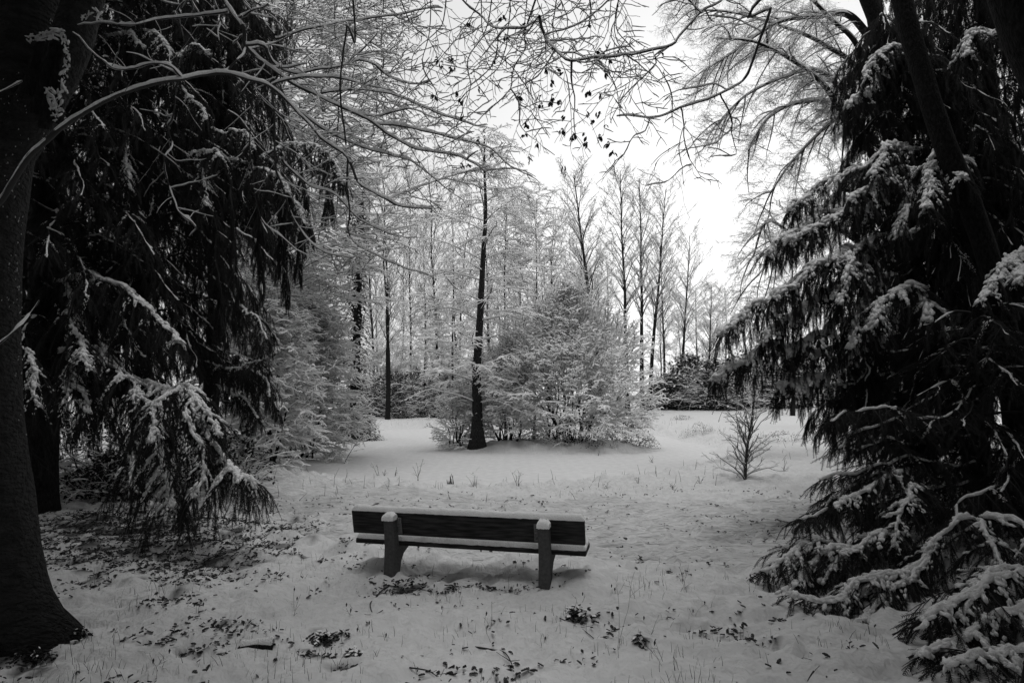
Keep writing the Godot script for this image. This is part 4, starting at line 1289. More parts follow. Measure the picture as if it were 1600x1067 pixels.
# ---------------------------------------------------------------- conifers at the right
func right_conifers() -> void:
	var b := on(px(1520, 620, 10.2).x, -10.2)
	var t := thing("conifer", b, "big dark conifer at the right with snow-laden boughs reaching towards the pond", "tree")
	trunk_of(t, [b - Vector3(0, 0.3, 0), px(1505, 500, 10.2), px(1480, 250, 10.2), px(1430, 150, 10.2), px(1370, 30, 10.2), px(1330, -80, 10.2)], 0.2, 0.13, M.bark, 0.08, 0.3)
	var o := {"L": 0.55, "snow": 1.8, "hang": 0.42, "gap": 0.045, "ns": 1.1, "fall": 0.6}
	for k in [
		[[1440, 235, 1395, 228, 1378, 250, 1368, 272], 9.6, 8.4],
		[[1395, 235, 1370, 250, 1350, 262, 1290, 290, 1250, 312, 1232, 330], 9.4, 8.6],
		[[1455, 262, 1400, 265, 1385, 275, 1345, 295, 1330, 310], 9.2, 8.2],
		[[1440, 300, 1390, 295, 1360, 320, 1330, 330, 1290, 345, 1255, 362, 1235, 378], 9.2, 8.0],
		[[1330, 330, 1280, 335, 1240, 360, 1215, 378, 1200, 400], 8.9, 8.2],
		[[1520, 260, 1480, 236, 1462, 246, 1450, 285, 1446, 325], 9.0, 7.6],
		[[1475, 240, 1490, 255, 1500, 285], 8.6, 7.8],
		[[1420, 285, 1415, 320, 1410, 360], 8.8, 8.2],
		[[1450, 350, 1380, 375, 1330, 388, 1290, 405, 1245, 440, 1215, 465], 9.0, 7.4],
		[[1330, 395, 1325, 430, 1315, 470], 8.0, 7.5],
		[[1430, 360, 1360, 400, 1340, 430, 1300, 465], 9.0, 8.0],
		[[1340, 420, 1270, 430, 1205, 468, 1160, 490, 1125, 522], 8.6, 7.4],
		[[1400, 430, 1310, 450, 1235, 500, 1190, 540], 8.8, 7.6],
		[[1420, 480, 1320, 500, 1270, 525, 1235, 555], 8.9, 7.8],
		[[1330, 540, 1250, 548, 1205, 545, 1160, 572, 1122, 588], 8.6, 7.4],
		[[1400, 520, 1320, 560, 1260, 590, 1215, 600], 8.8, 7.8],
		[[1360, 440, 1350, 470, 1340, 500, 1325, 550], 8.6, 8.0],
		[[1440, 460, 1415, 450, 1380, 470, 1355, 510], 8.6, 7.8],
		[[1440, 455, 1450, 480, 1445, 505], 8.4, 7.9],
		[[1600, 390, 1572, 402, 1560, 430, 1530, 470], 8.2, 7.4],
		[[1575, 400, 1592, 420, 1596, 450], 8.0, 7.4],
		[[1570, 60, 1530, 45, 1512, 60, 1510, 85], 8.6, 7.6],
		[[1390, 70, 1372, 130, 1340, 150, 1330, 170], 9.8, 9.0],
		[[1460, 130, 1400, 75, 1370, 90, 1355, 130], 9.6, 8.9]]:
		pxbough(t, k[0], k[1], k[2], o)
	var dk := {"L": 0.5, "snow": 0.5, "share": 0.25, "hang": 0.45, "gap": 0.05, "ns": 1.2, "fall": 0.5, "gaps": 0.4}
	for k in [[1420, 580, 1350, 590, 1300, 620, 1262, 650], [1440, 600, 1360, 620, 1310, 640, 1290, 665], [1440, 540, 1370, 560, 1330, 600, 1300, 600], [1450, 640, 1400, 625, 1370, 650, 1350, 690], [1400, 520, 1360, 540, 1350, 590, 1355, 640], [1480, 560, 1440, 580, 1420, 620, 1400, 650], [1540, 560, 1500, 600, 1470, 640, 1440, 660]]:
		pxbough(t, k, 9.0, 8.0, dk)
	conifer_fill(t, [b, px(1505, 500, 10.2), px(1480, 250, 10.2), px(1430, 150, 10.2), px(1370, 30, 10.2)], 2.6, 8.5, 120, 2.2, 0.9, {"L": 0.7, "snow": 0.7, "share": 0.2, "hang": 0.42, "gap": 0.07, "sag": 0.55, "sstep": 0.05, "ns": 1.35, "fall": 0.7, "gaps": 0.6}, -0.2, 4.6)
	var b2 := on(px(1590, 620, 12.5).x, -12.5)
	t = thing("conifer", b2, "dark conifer closing the right edge behind the leaning trunks", "tree")
	trunk_of(t, [b2 - Vector3(0, 0.3, 0), b2 + Vector3(0, 6, 0), b2 + Vector3(-0.2, 13, 0)], 0.22, 0.09, M.bark, 0.05)
	conifer_fill(t, [b2, b2 + Vector3(0, 14, 0)], 2.6, 13.0, 130, 2.7, 2.2, {"L": 0.75, "snow": 0.35, "share": 0.08, "hang": 0.6, "gap": 0.075, "sag": 0.6, "sstep": 0.05, "ns": 1.5, "fall": 0.9, "gaps": 0.64})
	# the spruce whose lowest boughs lie on the snow
	var b3 := on(px(1545, 800, 7.6).x, -7.6)
	t = thing("spruce", b3, "young spruce at the right foreground whose lowest snowy boughs lie on the ground", "tree")
	trunk_of(t, [b3 - Vector3(0, 0.3, 0), b3 + Vector3(0, 1.6, 0), b3 + Vector3(0.05, 3.4, 0)], 0.10, 0.03, M.bark, 0.05)
	var so := {"L": 0.42, "snow": 0.5, "share": 0.35, "hang": 0.16, "gap": 0.042, "ns": 1.15, "fall": 0.1, "gaps": 0.35}
	for k in [
		[[1530, 640, 1450, 650, 1400, 640, 1350, 645, 1300, 658], 7.6, 6.6],
		[[1530, 680, 1440, 680, 1390, 665, 1340, 680, 1308, 700], 7.4, 6.6],
		[[1530, 720, 1460, 720, 1400, 720, 1350, 740, 1290, 752], 7.3, 6.4],
		[[1520, 750, 1440, 760, 1380, 745, 1330, 770, 1300, 800], 7.2, 6.3],
		[[1530, 700, 1480, 690, 1430, 700, 1380, 690, 1340, 705], 7.6, 6.8],
		[[1520, 790, 1420, 790, 1350, 800, 1290, 805, 1255, 815], 7.0, 6.0],
		[[1540, 660, 1560, 680, 1570, 720, 1560, 760], 7.0, 6.4],
		[[1540, 600, 1500, 620, 1470, 650, 1440, 690], 7.6, 7.0],
		[[1600, 720, 1560, 740, 1520, 770, 1500, 800], 7.0, 6.2]]:
		pxbough(t, k[0], k[1], k[2], so)
	var sw := {"L": 0.40, "snow": 1.0, "share": 0.75, "hang": 0.15, "gap": 0.042, "ns": 1.1, "fall": 0.15, "gaps": 0.16}
	for k in [
		[[1440, 760, 1420, 755, 1410, 790, 1395, 850], 6.8, 5.9],
		[[1430, 735, 1390, 745, 1350, 775, 1315, 805], 6.9, 6.1],
		[[1500, 840, 1400, 850, 1340, 850, 1290, 870, 1240, 900, 1212, 920], 6.4, 5.5],
		[[1420, 840, 1370, 835, 1330, 860, 1300, 890, 1290, 905], 6.2, 5.6],
		[[1330, 850, 1260, 855, 1225, 870, 1190, 885], 6.1, 5.7],
		[[1530, 815, 1500, 810, 1470, 850, 1420, 880, 1370, 905, 1300, 920, 1240, 930], 6.0, 5.0],
		[[1470, 850, 1440, 880, 1400, 920, 1350, 960, 1330, 985], 5.7, 4.9],
		[[1420, 890, 1350, 930, 1310, 970, 1295, 985], 5.6, 4.9],
		[[1440, 880, 1420, 920, 1400, 955], 5.7, 5.2],
		[[1540, 808, 1570, 815, 1600, 830, 1640, 860], 6.0, 5.4],
		[[1535, 815, 1545, 850, 1560, 885], 5.8, 5.3],
		[[1640, 880, 1570, 890, 1530, 915, 1480, 950, 1440, 980], 5.0, 4.3],
		[[1600, 895, 1540, 910, 1520, 935, 1510, 955], 4.8, 4.4],
		[[1650, 930, 1560, 950, 1520, 985, 1470, 1010, 1440, 1030], 4.6, 3.95],
		[[1650, 1000, 1600, 1000, 1540, 1020, 1480, 1050], 4.2, 3.75]]:
		pxbough(t, k[0], k[1], k[2], sw)
	conifer_fill(t, [b3, b3 + Vector3(0, 3.4, 0)], 0.35, 2.9, 40, 1.5, 0.8, {"L": 0.45, "snow": 0.5, "share": 0.3, "hang": 0.25, "gap": 0.06, "sag": 0.25, "sstep": 0.045, "ns": 1.3, "fall": 0.2, "gaps": 0.55})
	# the leaning trunks in front of the conifer
	var q := on(px(1592, 790, 8.0).x, -8.0)
	t = thing("leaning_tree", q, "long dark trunk leaning left across the right conifer", "tree")
	trunk_of(t, [q - Vector3(0, 0.3, 0), px(1586, 640, 8), px(1562, 470, 8), px(1520, 330, 8), px(1475, 220, 8), px(1440, 110, 8), px(1405, -20, 8), px(1380, -160, 8)], 0.15, 0.125, M.bark, 0.05, 0.3)
	q = on(px(1690, 900, 5.0).x, -5.0)
	t = thing("leaning_tree", q, "thick trunk crossing the top right corner", "tree")
	trunk_of(t, [q - Vector3(0, 0.3, 0), px(1690, 500, 5.0), px(1655, 200, 5.0), px(1600, 50, 5.0), px(1560, -60, 5.0)], 0.19, 0.16, M.bark, 0.05, 0.3)
	q = on(px(1650, 1090, 3.1).x, -3.1)
	t = thing("corner_tree", q, "dark foot of a trunk in the bottom right corner", "tree")
	trunk_of(t, [q - Vector3(0, 0.4, 0), q + Vector3(0.06, 0.4, 0), q + Vector3(0.35, 2.5, 0.2), q + Vector3(0.6, 5.5, 0.3)], 0.15, 0.12, M.bark, 0.06, 0.5)

# ---------------------------------------------------------------- the big trunk at the left
func left_trunk() -> void:
	var g := gp(18, 985)
	var t := thing("old_beech", g, "big old beech trunk at the left edge with a torn-off limb stub capped with snow", "tree")
	var d := -g.z
	trunk_of(t, [g - Vector3(0, 0.35, 0), px(2, 860, d), px(-22, 650, d), px(-24, 450, d), px(-4, 260, d), px(22, 130, d), px(45, 40, d), px(60, -60, d)], 0.25, 0.22, M.beech, 0.05, 0.35, "trunk", [[Vector3(1, 0, 0.3), 1.7, 0.24], [Vector3(-0.9, 0, 0.6), 0.9, 0.3], [Vector3(0.1, 0, 1), 0.4, 0.22]])
	var s := trunk_of(t, [px(20, 230, d), px(90, 110, d - 0.1), px(120, 30, d - 0.15), px(150, -70, d - 0.2)], 0.17, 0.13, M.beech, 0.06, 0.0, "second_stem")
	# snow flecks caught in the bark
	var fl := []
	for k in 260:
		var side := rng.randf() < 0.6
		var f := rng.randf()
		var y := lerpf(30.0, 700.0, f * f) if side else rf(100, 480)
		var edge := lerpf(82.0, 34.0, smoothstep(130, 420, y)) if y < 600 else lerpf(34.0, 44.0, (y - 600) / 100.0)
		var x := edge - absf(rng.randfn(0, 9)) if side else rf(0, edge)
		if nz.get_noise_2d(x * 0.03, y * 0.02) < 0.02: continue
		fl.append(lump_at(px(x, y, d - 0.02 - 0.22 * sqrt(clampf((edge - x) / 45.0, 0, 1))), Vector3(rf(-0.3, 0.3), 1, rf(-0.3, 0.3)).normalized(), rf(0.05, 0.22)))
	multi("snow_flecks", lump_meshes[1], fl, t)
	# torn stub: jagged upright splinters with snow
	var mb := MB.new(); var xl := []
	for k in [[62, 180, 88, 70, 0.07], [80, 190, 100, 62, 0.055], [50, 150, 70, 52, 0.08], [92, 190, 99, 110, 0.035], [70, 200, 78, 140, 0.05]]:
		var a := px(k[0], k[1], d - 0.28); var b := px(k[2], k[3], d - 0.36)
		var c := curve([a, a.lerp(b, 0.5) + Vector3(rf(-0.01, 0.01), 0, 0.02), b], 0.05)
		mb.tube(c, radii(c.size(), k[4], k[4] * 0.35), 8, lin(1.0))
	for k in [[60, 62, 80, 52, 100, 50], [100, 56, 104, 90, 98, 130, 90, 180], [76, 140, 82, 165, 86, 190], [130, 25, 150, 20, 160, 30], [48, 62, 66, 55, 84, 58]]:
		var pts := []
		for j in k.size() / 2: pts.append(px(k[j * 2], k[j * 2 + 1], d - 0.40))
		var c := curve(pts, 0.03)
		for j in c.size() - 1:
			for e in (2 + rng.randi() % 5): xl.append(lump_at(c[j] + Vector3(rf(-1, 1) * 0.016, rf(-1, 1) * 0.02, rf(-0.5, 1) * 0.02) * 1.3, (c[j + 1] - c[j] + Vector3(rf(-1, 1), rf(-1, 1), rf(-1, 1)) * 0.02).normalized() * rf(0.8, 1.8), rf(0.10, 0.5)))
	var stub := part("broken_stub", mb, M.bark, t)
	multi("snow", lump_meshes[0], xl, stub)
# ---------------------------------------------------------------- branches that hang into the picture from above
func overhead() -> void:
	var o := {"snow": 0.014, "cgap": 0.13, "cl": 0.62, "gap": 0.09, "wob": 0.2, "gaps": 0.12, "round": 0.55, "main": 1.3, "up": -0.02, "seg": 0.045}
	var g := on(-4.6, -2.0)
	var t := thing("arching_tree", g, "snow-lined branches arching in from the left edge and fanning out towards the pond", "tree")
	trunk_of(t, [g - Vector3(0, 0.3, 0), g + Vector3(0.1, 1.2, -0.2), g + Vector3(0.05, 3.0, -0.5), g + Vector3(0.3, 6.5, -0.8)], 0.16, 0.09, M.beech, 0.05, 0.3)
	trace(t, [-170, 520, -60, 375, 0, 311, 45, 244, 94, 199, 150, 165, 210, 140, 270, 124, 337, 112, 394, 124, 424, 135, 461, 169, 502, 214, 540, 245, 560, 285, 579, 297, 605, 311, 631, 322, 674, 326], 3.6, 4.6, 0.022, 0.008, 0, o)
	for k in [
		[[290, -160, 325, -40, 345, -5, 362, 20, 380, 45, 384, 70, 410, 95, 445, 122, 490, 145, 530, 165, 580, 188, 610, 212, 650, 232, 714, 242], 4.4, 4.6, 0.021, 0.008, 2],
		[[384, 70, 410, 70, 425, 95, 460, 115, 500, 108, 535, 100, 555, 85, 583, 58], 4.4, 4.9, 0.013, 0.006, 2],
		[[545, 100, 560, 92, 586, 101, 605, 116, 640, 131], 4.8, 5.0, 0.010, 0.006, 2],
		[[530, 166, 567, 178, 597, 178, 635, 169], 4.55, 4.8, 0.010, 0.006, 2],
		[[424, 135, 429, 202, 431, 259, 439, 285, 450, 322, 472, 360, 500, 388, 540, 402], 4.3, 4.5, 0.009, 0.005, 2],
		[[394, 125, 388, 200, 390, 250, 402, 320, 415, 348, 445, 372], 4.2, 4.3, 0.006, 0.003, 1],
		[[278, 128, 268, 178, 262, 200, 268, 225, 256, 250, 262, 290, 280, 330, 298, 348], 3.95, 4.0, 0.006, 0.003, 1],
		[[355, 18, 300, 24, 250, 30, 210, 40, 184, 37], 4.3, 4.2, 0.007, 0.004, 1],
		[[282, 120, 272, 105, 250, 98, 210, 107, 178, 108, 158, 92], 3.95, 3.9, 0.006, 0.003, 1],
		[[350, 112, 370, 92, 384, 74], 4.05, 4.4, 0.009, 0.007, 0],
		[[424, 132, 470, 120, 520, 122, 560, 130], 4.3, 4.5, 0.010, 0.006, 2],
		[[540, 240, 545, 320, 548, 370, 590, 400, 640, 420], 4.5, 4.9, 0.008, 0.004, 2],
		[[461, 169, 520, 210, 580, 235, 640, 250, 690, 290], 4.4, 4.9, 0.011, 0.005, 3],
		[[430, 60, 500, 40, 560, 30, 640, 20], 4.6, 5.2, 0.010, 0.005, 3],
		[[440, 250, 480, 290, 520, 300, 560, 340, 600, 360], 4.4, 4.8, 0.008, 0.004, 2],
		[[500, 145, 560, 140, 620, 150, 680, 175, 730, 190], 4.6, 5.2, 0.009, 0.004, 3],
		[[580, 190, 640, 200, 700, 215, 760, 230, 800, 260], 4.6, 5.4, 0.009, 0.004, 3],
		[[605, 311, 660, 290, 720, 270, 790, 262], 4.6, 5.4, 0.007, 0.003, 3]]:
		trace(t, k[0], k[1], k[2], k[3], k[4], k[5], o)
	# dry twig against the trunk at the left edge
	trace(t, [-10, 545, 20, 520, 45, 490, 60, 470], 3.3, 3.4, 0.0035, 0.0025, 0, o)
	trace(t, [-20, 150, 10, 138, 35, 126], 3.3, 3.4, 0.003, 0.002, 0, o)

	# the tree overhead whose dark twigs hang into the middle of the sky, dry leaves still on
	g = on(1.9, 1.6)
	t = thing("overhead_tree", g, "dark twigs with dry curled leaves hanging into the top middle of the sky", "tree")
	trunk_of(t, [g - Vector3(0, 0.3, 0), g + Vector3(0.1, 2.5, -0.1), g + Vector3(-0.1, 5.5, -0.6), g + Vector3(-0.6, 7.5, -1.4)], 0.17, 0.10, M.bark, 0.05, 0.4)
	var hub := g + Vector3(-0.1, 5.5, -0.6)
	var oo := {"snow": 0.006, "cgap": 0.11, "cl": 0.42, "gap": 0.075, "wob": 0.24, "gaps": 0.3, "main": 1.0, "up": -0.03, "round": 0.5, "dz": 0.35, "seg": 0.035}
	trace(t, [846, -25, 843, 25, 822, 42, 821, 75, 808, 100, 800, 116, 798, 139, 780, 160, 755, 176, 735, 200, 714, 225], 3.9, 4.2, 0.011, 0.003, 3, oo, "branch", hub)
	for k in [
		[[843, 26, 850, 55, 870, 78, 892, 94, 931, 90, 960, 88, 999, 81, 1049, 69, 1062, 55, 1097, 19, 1135, -5], 3.9, 4.0, 0.010, 0.008, 3],
		[[822, 42, 790, 43, 770, 40, 745, 20, 728, 5, 700, -30], 3.9, 4.1, 0.008, 0.006, 3],
		[[893, 95, 895, 125, 898, 150, 897, 190, 900, 210], 3.95, 4.05, 0.006, 0.003, 3],
		[[798, 139, 811, 157, 813, 195, 835, 215], 4.0, 4.1, 0.005, 0.002, 2],
		[[1049, 70, 1022, 85, 1025, 98, 1000, 125, 975, 150], 4.0, 4.1, 0.006, 0.003, 2],
		[[870, 78, 855, 100, 840, 120, 820, 130, 800, 138], 3.95, 4.1, 0.004, 0.003, 2],
		[[775, 42, 777, 70, 770, 100, 740, 130, 700, 150], 4.0, 4.2, 0.004, 0.002, 3],
		[[700, -20, 690, 40, 650, 80, 640, 120], 4.1, 4.3, 0.005, 0.002, 3],
		[[760, -20, 720, 50, 690, 90, 640, 150], 4.3, 4.5, 0.004, 0.002, 3],
		[[620, -20, 640, 30, 670, 60, 690, 110], 4.3, 4.4, 0.005, 0.002, 3],
		[[931, 90, 960, 130, 970, 170, 985, 190], 4.0, 4.1, 0.004, 0.002, 3],
		[[850, 55, 900, 40, 940, 10, 970, -20], 3.9, 4.0, 0.005, 0.004, 3],
		[[1000, 82, 1040, 120, 1050, 170], 4.0, 4.1, 0.004, 0.002, 2]]:
		trace(t, k[0], k[1], k[2], k[3], k[4], k[5], oo)
	for k in 17:
		var x := rf(575, 1010); var xe := x + rf(-110, 110)
		var ye := rf(60, 235) if xe > 660 else rf(40, 140)
		trace(t, [x, -25, lerpf(x, xe, 0.25) + rf(-30, 30), ye * 0.25, lerpf(x, xe, 0.5) + rf(-30, 30), ye * 0.5, lerpf(x, xe, 0.75) + rf(-26, 26), ye * 0.75, xe, ye], rf(3.9, 5.2), rf(3.9, 5.2), 0.0045, 0.0018, 2, oo)
	trace(t, [546, -30, 541, 40, 533, 90, 534, 150, 537, 228], 3.4, 3.4, 0.010, 0.005, 0, oo, "branch", hub + Vector3(-2.4, 0.6, -0.4))
	# curled dry leaves in small bunches
	var spots := [[705, 92], [710, 108], [690, 97], [682, 92], [708, 105], [735, 38], [783, 27], [768, 32], [818, 38], [770, 96], [790, 60], [745, 137], [720, 178], [718, 155], [712, 148], [680, 150], [813, 150], [840, 150], [845, 163], [860, 160], [862, 150], [866, 75], [852, 110], [855, 132], [870, 108], [877, 115], [877, 155], [965, 80], [953, 92], [950, 112], [940, 78], [924, 140], [937, 173], [938, 148], [944, 195], [937, 212], [925, 186], [915, 175], [912, 208], [918, 228], [952, 228], [958, 238], [876, 206], [880, 182], [895, 208], [840, 225], [823, 195], [815, 210], [826, 250], [750, 220], [765, 238], [722, 258], [733, 256], [884, 263], [1032, 82], [918, 42], [905, 92], [893, 220]]
	for s in spots:
		var p := px(s[0] + rf(-3, 3), s[1] + rf(-3, 3), rf(3.95, 4.15))
		var mb := MB.new()
		for k in rng.randi_range(2, 5):
			var a := p + Vector3(rf(-1, 1), rf(-0.6, 1), rf(-1, 1)) * 0.014
			var d := Vector3(rf(-0.7, 0.7), -1, rf(-0.7, 0.7)).normalized()
			var s1 := d.cross(Vector3(rf(-1, 1), 0.2, rf(-1, 1))).normalized()
			var l := rf(0.025, 0.045)
			var w := rf(0.008, 0.014)
			var nn := d.cross(s1)
			var col := lin(rf(0.03, 0.07))
			for j in 3:
				var w0 := w * sin(PI * (j + 0.25) / 3.4); var w1 := w * sin(PI * (j + 1.25) / 3.4)
				var a0 := a + d * l * j / 3; var a1 := a + d * l * (j + 1) / 3 + nn * 0.004 * j
				for e in [-1.0, 1.0]:
					mb.face4(a0, a0 + s1 * w0 * e + nn * w0 * 0.7, a1 + s1 * w1 * e + nn * w1 * 0.7, a1, col)
		var b := part("dry_leaf", mb, M.leaf, t)
		if rng.randf() < 0.45:
			var sm := MB.new()
			sm.ridge(PackedVector3Array([p + Vector3(-0.010, 0.012, 0), p + Vector3(0, 0.016, 0), p + Vector3(0.010, 0.012, 0)]), PackedFloat32Array([0.004, 0.009, 0.004]), PackedFloat32Array([0.003, 0.010, 0.003]), 5, W1)
			part("snow", sm, M.snow, b)

	# the branch that comes down from the upper right
	g = on(3.6, 0.6)
	t = thing("overhead_tree", g, "thick dark crooked branch coming down from the top right of the sky gap", "tree")
	trunk_of(t, [g - Vector3(0, 0.3, 0), g + Vector3(-0.1, 2.5, -0.2), g + Vector3(-0.3, 5.2, -0.8), g + Vector3(-0.8, 7.0, -1.4)], 0.16, 0.10, M.bark, 0.05, 0.4)
	hub = g + Vector3(-0.3, 5.2, -0.8)
	var ob := {"snow": 0.007, "cgap": 0.13, "cl": 0.40, "gap": 0.085, "wob": 0.24, "gaps": 0.25, "main": 1.1, "up": -0.05, "round": 0.5, "seg": 0.035}
	trace(t, [1222, -40, 1203, 15, 1190, 55, 1172, 105, 1160, 125, 1135, 140, 1115, 150, 1090, 158, 1062, 168, 1040, 180, 1015, 186, 990, 180, 965, 180], 3.7, 4.2, 0.020, 0.005, 0, ob, "branch", hub)
	for k in [
		[[1125, 145, 1140, 170, 1144, 190, 1142, 200, 1120, 222, 1105, 225], 4.0, 4.1, 0.006, 0.003, 2],
		[[1142, 198, 1148, 225, 1150, 240, 1128, 242], 4.0, 4.1, 0.004, 0.002, 1],
		[[1064, 168, 1068, 195, 1072, 225, 1078, 250, 1092, 275], 4.1, 4.2, 0.006, 0.002, 2],
		[[1072, 190, 1064, 215, 1062, 240, 1066, 260], 4.1, 4.2, 0.004, 0.002, 1],
		[[1015, 186, 1008, 205, 990, 215, 975, 240, 962, 250], 4.2, 4.3, 0.005, 0.002, 2],
		[[1080, 258, 1062, 265, 1040, 285, 1010, 290], 4.15, 4.3, 0.004, 0.002, 1],
		[[1135, 140, 1120, 132, 1090, 135, 1060, 140], 4.0, 4.1, 0.005, 0.003, 2],
		[[1097, 20, 1070, -5, 1040, -20], 3.9, 3.9, 0.007, 0.006, 2],
		[[1192, 50, 1150, 30, 1110, 25], 3.9, 4.1, 0.005, 0.003, 3]]:
		trace(t, k[0], k[1], k[2], k[3], k[4], k[5], ob)

# ---------------------------------------------------------------- saplings, weeds and stems standing in the snow
func sapling(called: String, label: String, xy: Array, r0: float, lvl: int, o: Dictionary, cat := "sapling") -> void:
	var g := gp(xy[0], xy[1])
	var t := thing(called, g, label, cat)
	var d := -g.z
	var pts := [g - Vector3(0, 0.05, 0)]
	for k in range(1, xy.size() / 2): pts.append(px(xy[k * 2], xy[k * 2 + 1], d))
	var c := curve(pts, 0.05)
	var mb := MB.new(); var ms := MB.new()
	var r := radii(c.size(), r0, r0 * 0.3)
	mb.tube(c, r, 6, lin(1.0))
	lay_snow(ms, c, r, o.get("snow", 0.01), 4, 0.3)
	var total := 0.0
	for k in c.size() - 1: total += c[k].distance_to(c[k + 1])
	var tt := 0.0
	var next: float = o.get("first", 0.2) * total
	while next < total:
		var k := clampi(int(next / total * (c.size() - 1)), 0, c.size() - 2)
		var az := rf(0, TAU)
		var dd: Vector3 = (c[k + 1] - c[k]).normalized() * o.get("rise", 0.9) * rf(0.45, 1.5) + Vector3(cos(az), 0, sin(az))
		grow(mb, ms, c[k], dd.normalized(), o.get("cl", 0.5) * total * rf(0.5, 1.1) * (1.1 - 0.7 * next / total), r[k] * 0.55, lvl, o)
		next += o.get("cgap", 0.08) * total * rf(0.6, 1.4)
	var b := part("stem", mb, M.twig, t)
	part("snow", ms, M.snow, b)

func small_plants() -> void:
	sapling("pond_shrub", "small upright twiggy shrub on the bank at the pond's right end", [1164, 747, 1168, 700, 1176, 650, 1180, 610], 0.035, 2, {"first": 0.03, "cgap": 0.017, "cl": 0.52, "rise": 1.2, "snow": 0.009, "gap": 0.16, "wob": 0.26, "up": 0.02, "rmin": 0.005, "round": 0.7, "seg": 0.1}, "shrub")
	sapling("bank_sapling", "leaning thin sapling with seed heads on the near bank left of the pond", [536, 724, 548, 705, 562, 685, 572, 670], 0.014, 2, {"first": 0.25, "cgap": 0.1, "cl": 0.6, "rise": 0.7, "snow": 0.008, "gap": 0.14, "rmin": 0.004})
	sapling("bank_sapling", "short staked sapling near the tip of the left snowy bough", [381, 710, 380, 690, 379, 668, 380, 640], 0.03, 1, {"first": 0.35, "cgap": 0.12, "cl": 0.45, "rise": 0.4, "snow": 0.012, "gap": 0.14, "rmin": 0.005})
	sapling("bank_sapling", "bare sapling in front of the hornbeam, arching to the right", [420, 640, 410, 560, 395, 500, 365, 480], 0.04, 2, {"first": 0.3, "cgap": 0.08, "cl": 0.4, "rise": 0.7, "snow": 0.02, "gap": 0.25, "rmin": 0.006})
	# stump by the left bank
	var g := gp(414, 672)
	var s := thing("tree_stump", g, "short dark stump with a snow cap on the left bank", "stump")
	trunk_of(s, [g - Vector3(0, 0.1, 0), g + Vector3(0, 0.4, 0)], 0.17, 0.15, M.bark, 0.05, 0.4)
	var sm := MB.new()
	sm.ridge(PackedVector3Array([g + Vector3(-0.17, 0.38, 0), g + Vector3(-0.08, 0.40, 0), g + Vector3(0.08, 0.40, 0), g + Vector3(0.17, 0.38, 0)]), PackedFloat32Array([0.05, 0.16, 0.16, 0.05]), PackedFloat32Array([0.03, 0.1, 0.1, 0.03]), 8, W1)
	part("snow", sm, M.snow, s)
	# weeds on the near bank of the pond
	for k in [[591, 742, 30, "tall reed stem at the pond's near bank, first from the left"], [600, 742, 12, "small dark weed beside the tall reed stem"], [616, 743, 14, "low twig weed between two reed stems"], [652, 750, 45, "thin tall reed stem with a dark foot behind the bench's left end"], [742, 757, 30, "single slanting grass stem behind the bench's middle"], [810, 757, 28, "pale slanting stalk by the pond's near edge"], [948, 762, 14, "tiny pair of dark stalks at the pond's near bank"], [997, 752, 12, "small dark weed on the bank right of the bench"], [1052, 765, 16, "bushy dark weed on the bank left of the pond shrub"], [935, 712, 10, "small stub sticking out of the ice before the island"], [1020, 722, 12, "little twig on the ice right of the island"], [1094, 755, 14, "short grass beside the pond shrub"], [1225, 735, 26, "dry weed right of the pond shrub"], [440, 700, 24, "dry weed at the pond's left end"], [470, 712, 20, "short stalk on the bank below the pond's left end"]]:
		weed("bank_weed", k[3], gp(k[0], k[1]), k[2], 3)
	# the dark stub of split reeds behind the bench
	g = gp(702, 755)
	var rt := thing("reed_tuft", g, "dark tuft of broken reeds at the pond edge above the bench", "plant")
	var mb := MB.new(); var ms := MB.new()
	for k in 9:
		var p := g + Vector3(rf(-0.12, 0.12), -0.03, rf(-0.06, 0.06))
		grow(mb, ms, p, Vector3(rf(-0.3, 0.3), 1, rf(-0.3, 0.3)).normalized(), rf(0.12, 0.3), 0.014, 0, {"wob": 0.1, "snow": 0.0})
	part("stems", mb, M.twig, rt)
	# weeds in the foreground snow
	for k in [[1210, 760, 0, ""], [690, 955, 30, "wiry weed with a hanging seed head below the bench's middle"], [570, 985, 36, "thin weed with dark pod lower left of the bench"], [605, 1000, 24, "short forked weed with two pods near the bottom"], [685, 940, 45, "arched snowy stalk in front of the bench"], [800, 925, 30, "small weed with a dark pod beside the right bench leg"], [768, 975, 40, "weed with a curved stalk left of the bracken"], [970, 1010, 90, "tall thin weed stalk crossing the snow right of the bench"], [905, 940, 24, "dry stalks just right of the right bench leg"], [990, 935, 55, "spindly forked weed in the snow right of the bench"], [1045, 1035, 60, "leggy weed with pods near the bottom right of centre"], [1015, 990, 40, "bent stalk between two weeds right of centre"], [455, 960, 55, "bare forked twig standing in the snow left of the bench"], [310, 955, 28, "thin straight stalk in the left foreground"], [245, 1040, 40, "forked grass stalk near the left bottom"], [380, 985, 26, "pair of straight grass stalks in the left foreground"], [1085, 955, 30, "dark-seeded weed cluster in the right foreground"], [1110, 940, 34, "slender stalk beside the dark-seeded weed"], [1185, 1005, 24, "short stubbly stalk in front of the lying boughs"], [1070, 920, 40, "thin forked stalk at the path edge right of the bench"], [960, 925, 34, "bent straw at the path edge right of the bench"], [850, 1000, 34, "slanting straw in the bottom middle"], [660, 1050, 34, "frail stalk at the bottom edge left of centre"], [545, 960, 26, "small stalk below the bench's left leg"], [1175, 925, 36, "wispy stalk near the lying spruce tips"]]:
		if k[3] == "": continue
		weed("snow_weed", k[3], gp(k[0], k[1]), k[2], 2)
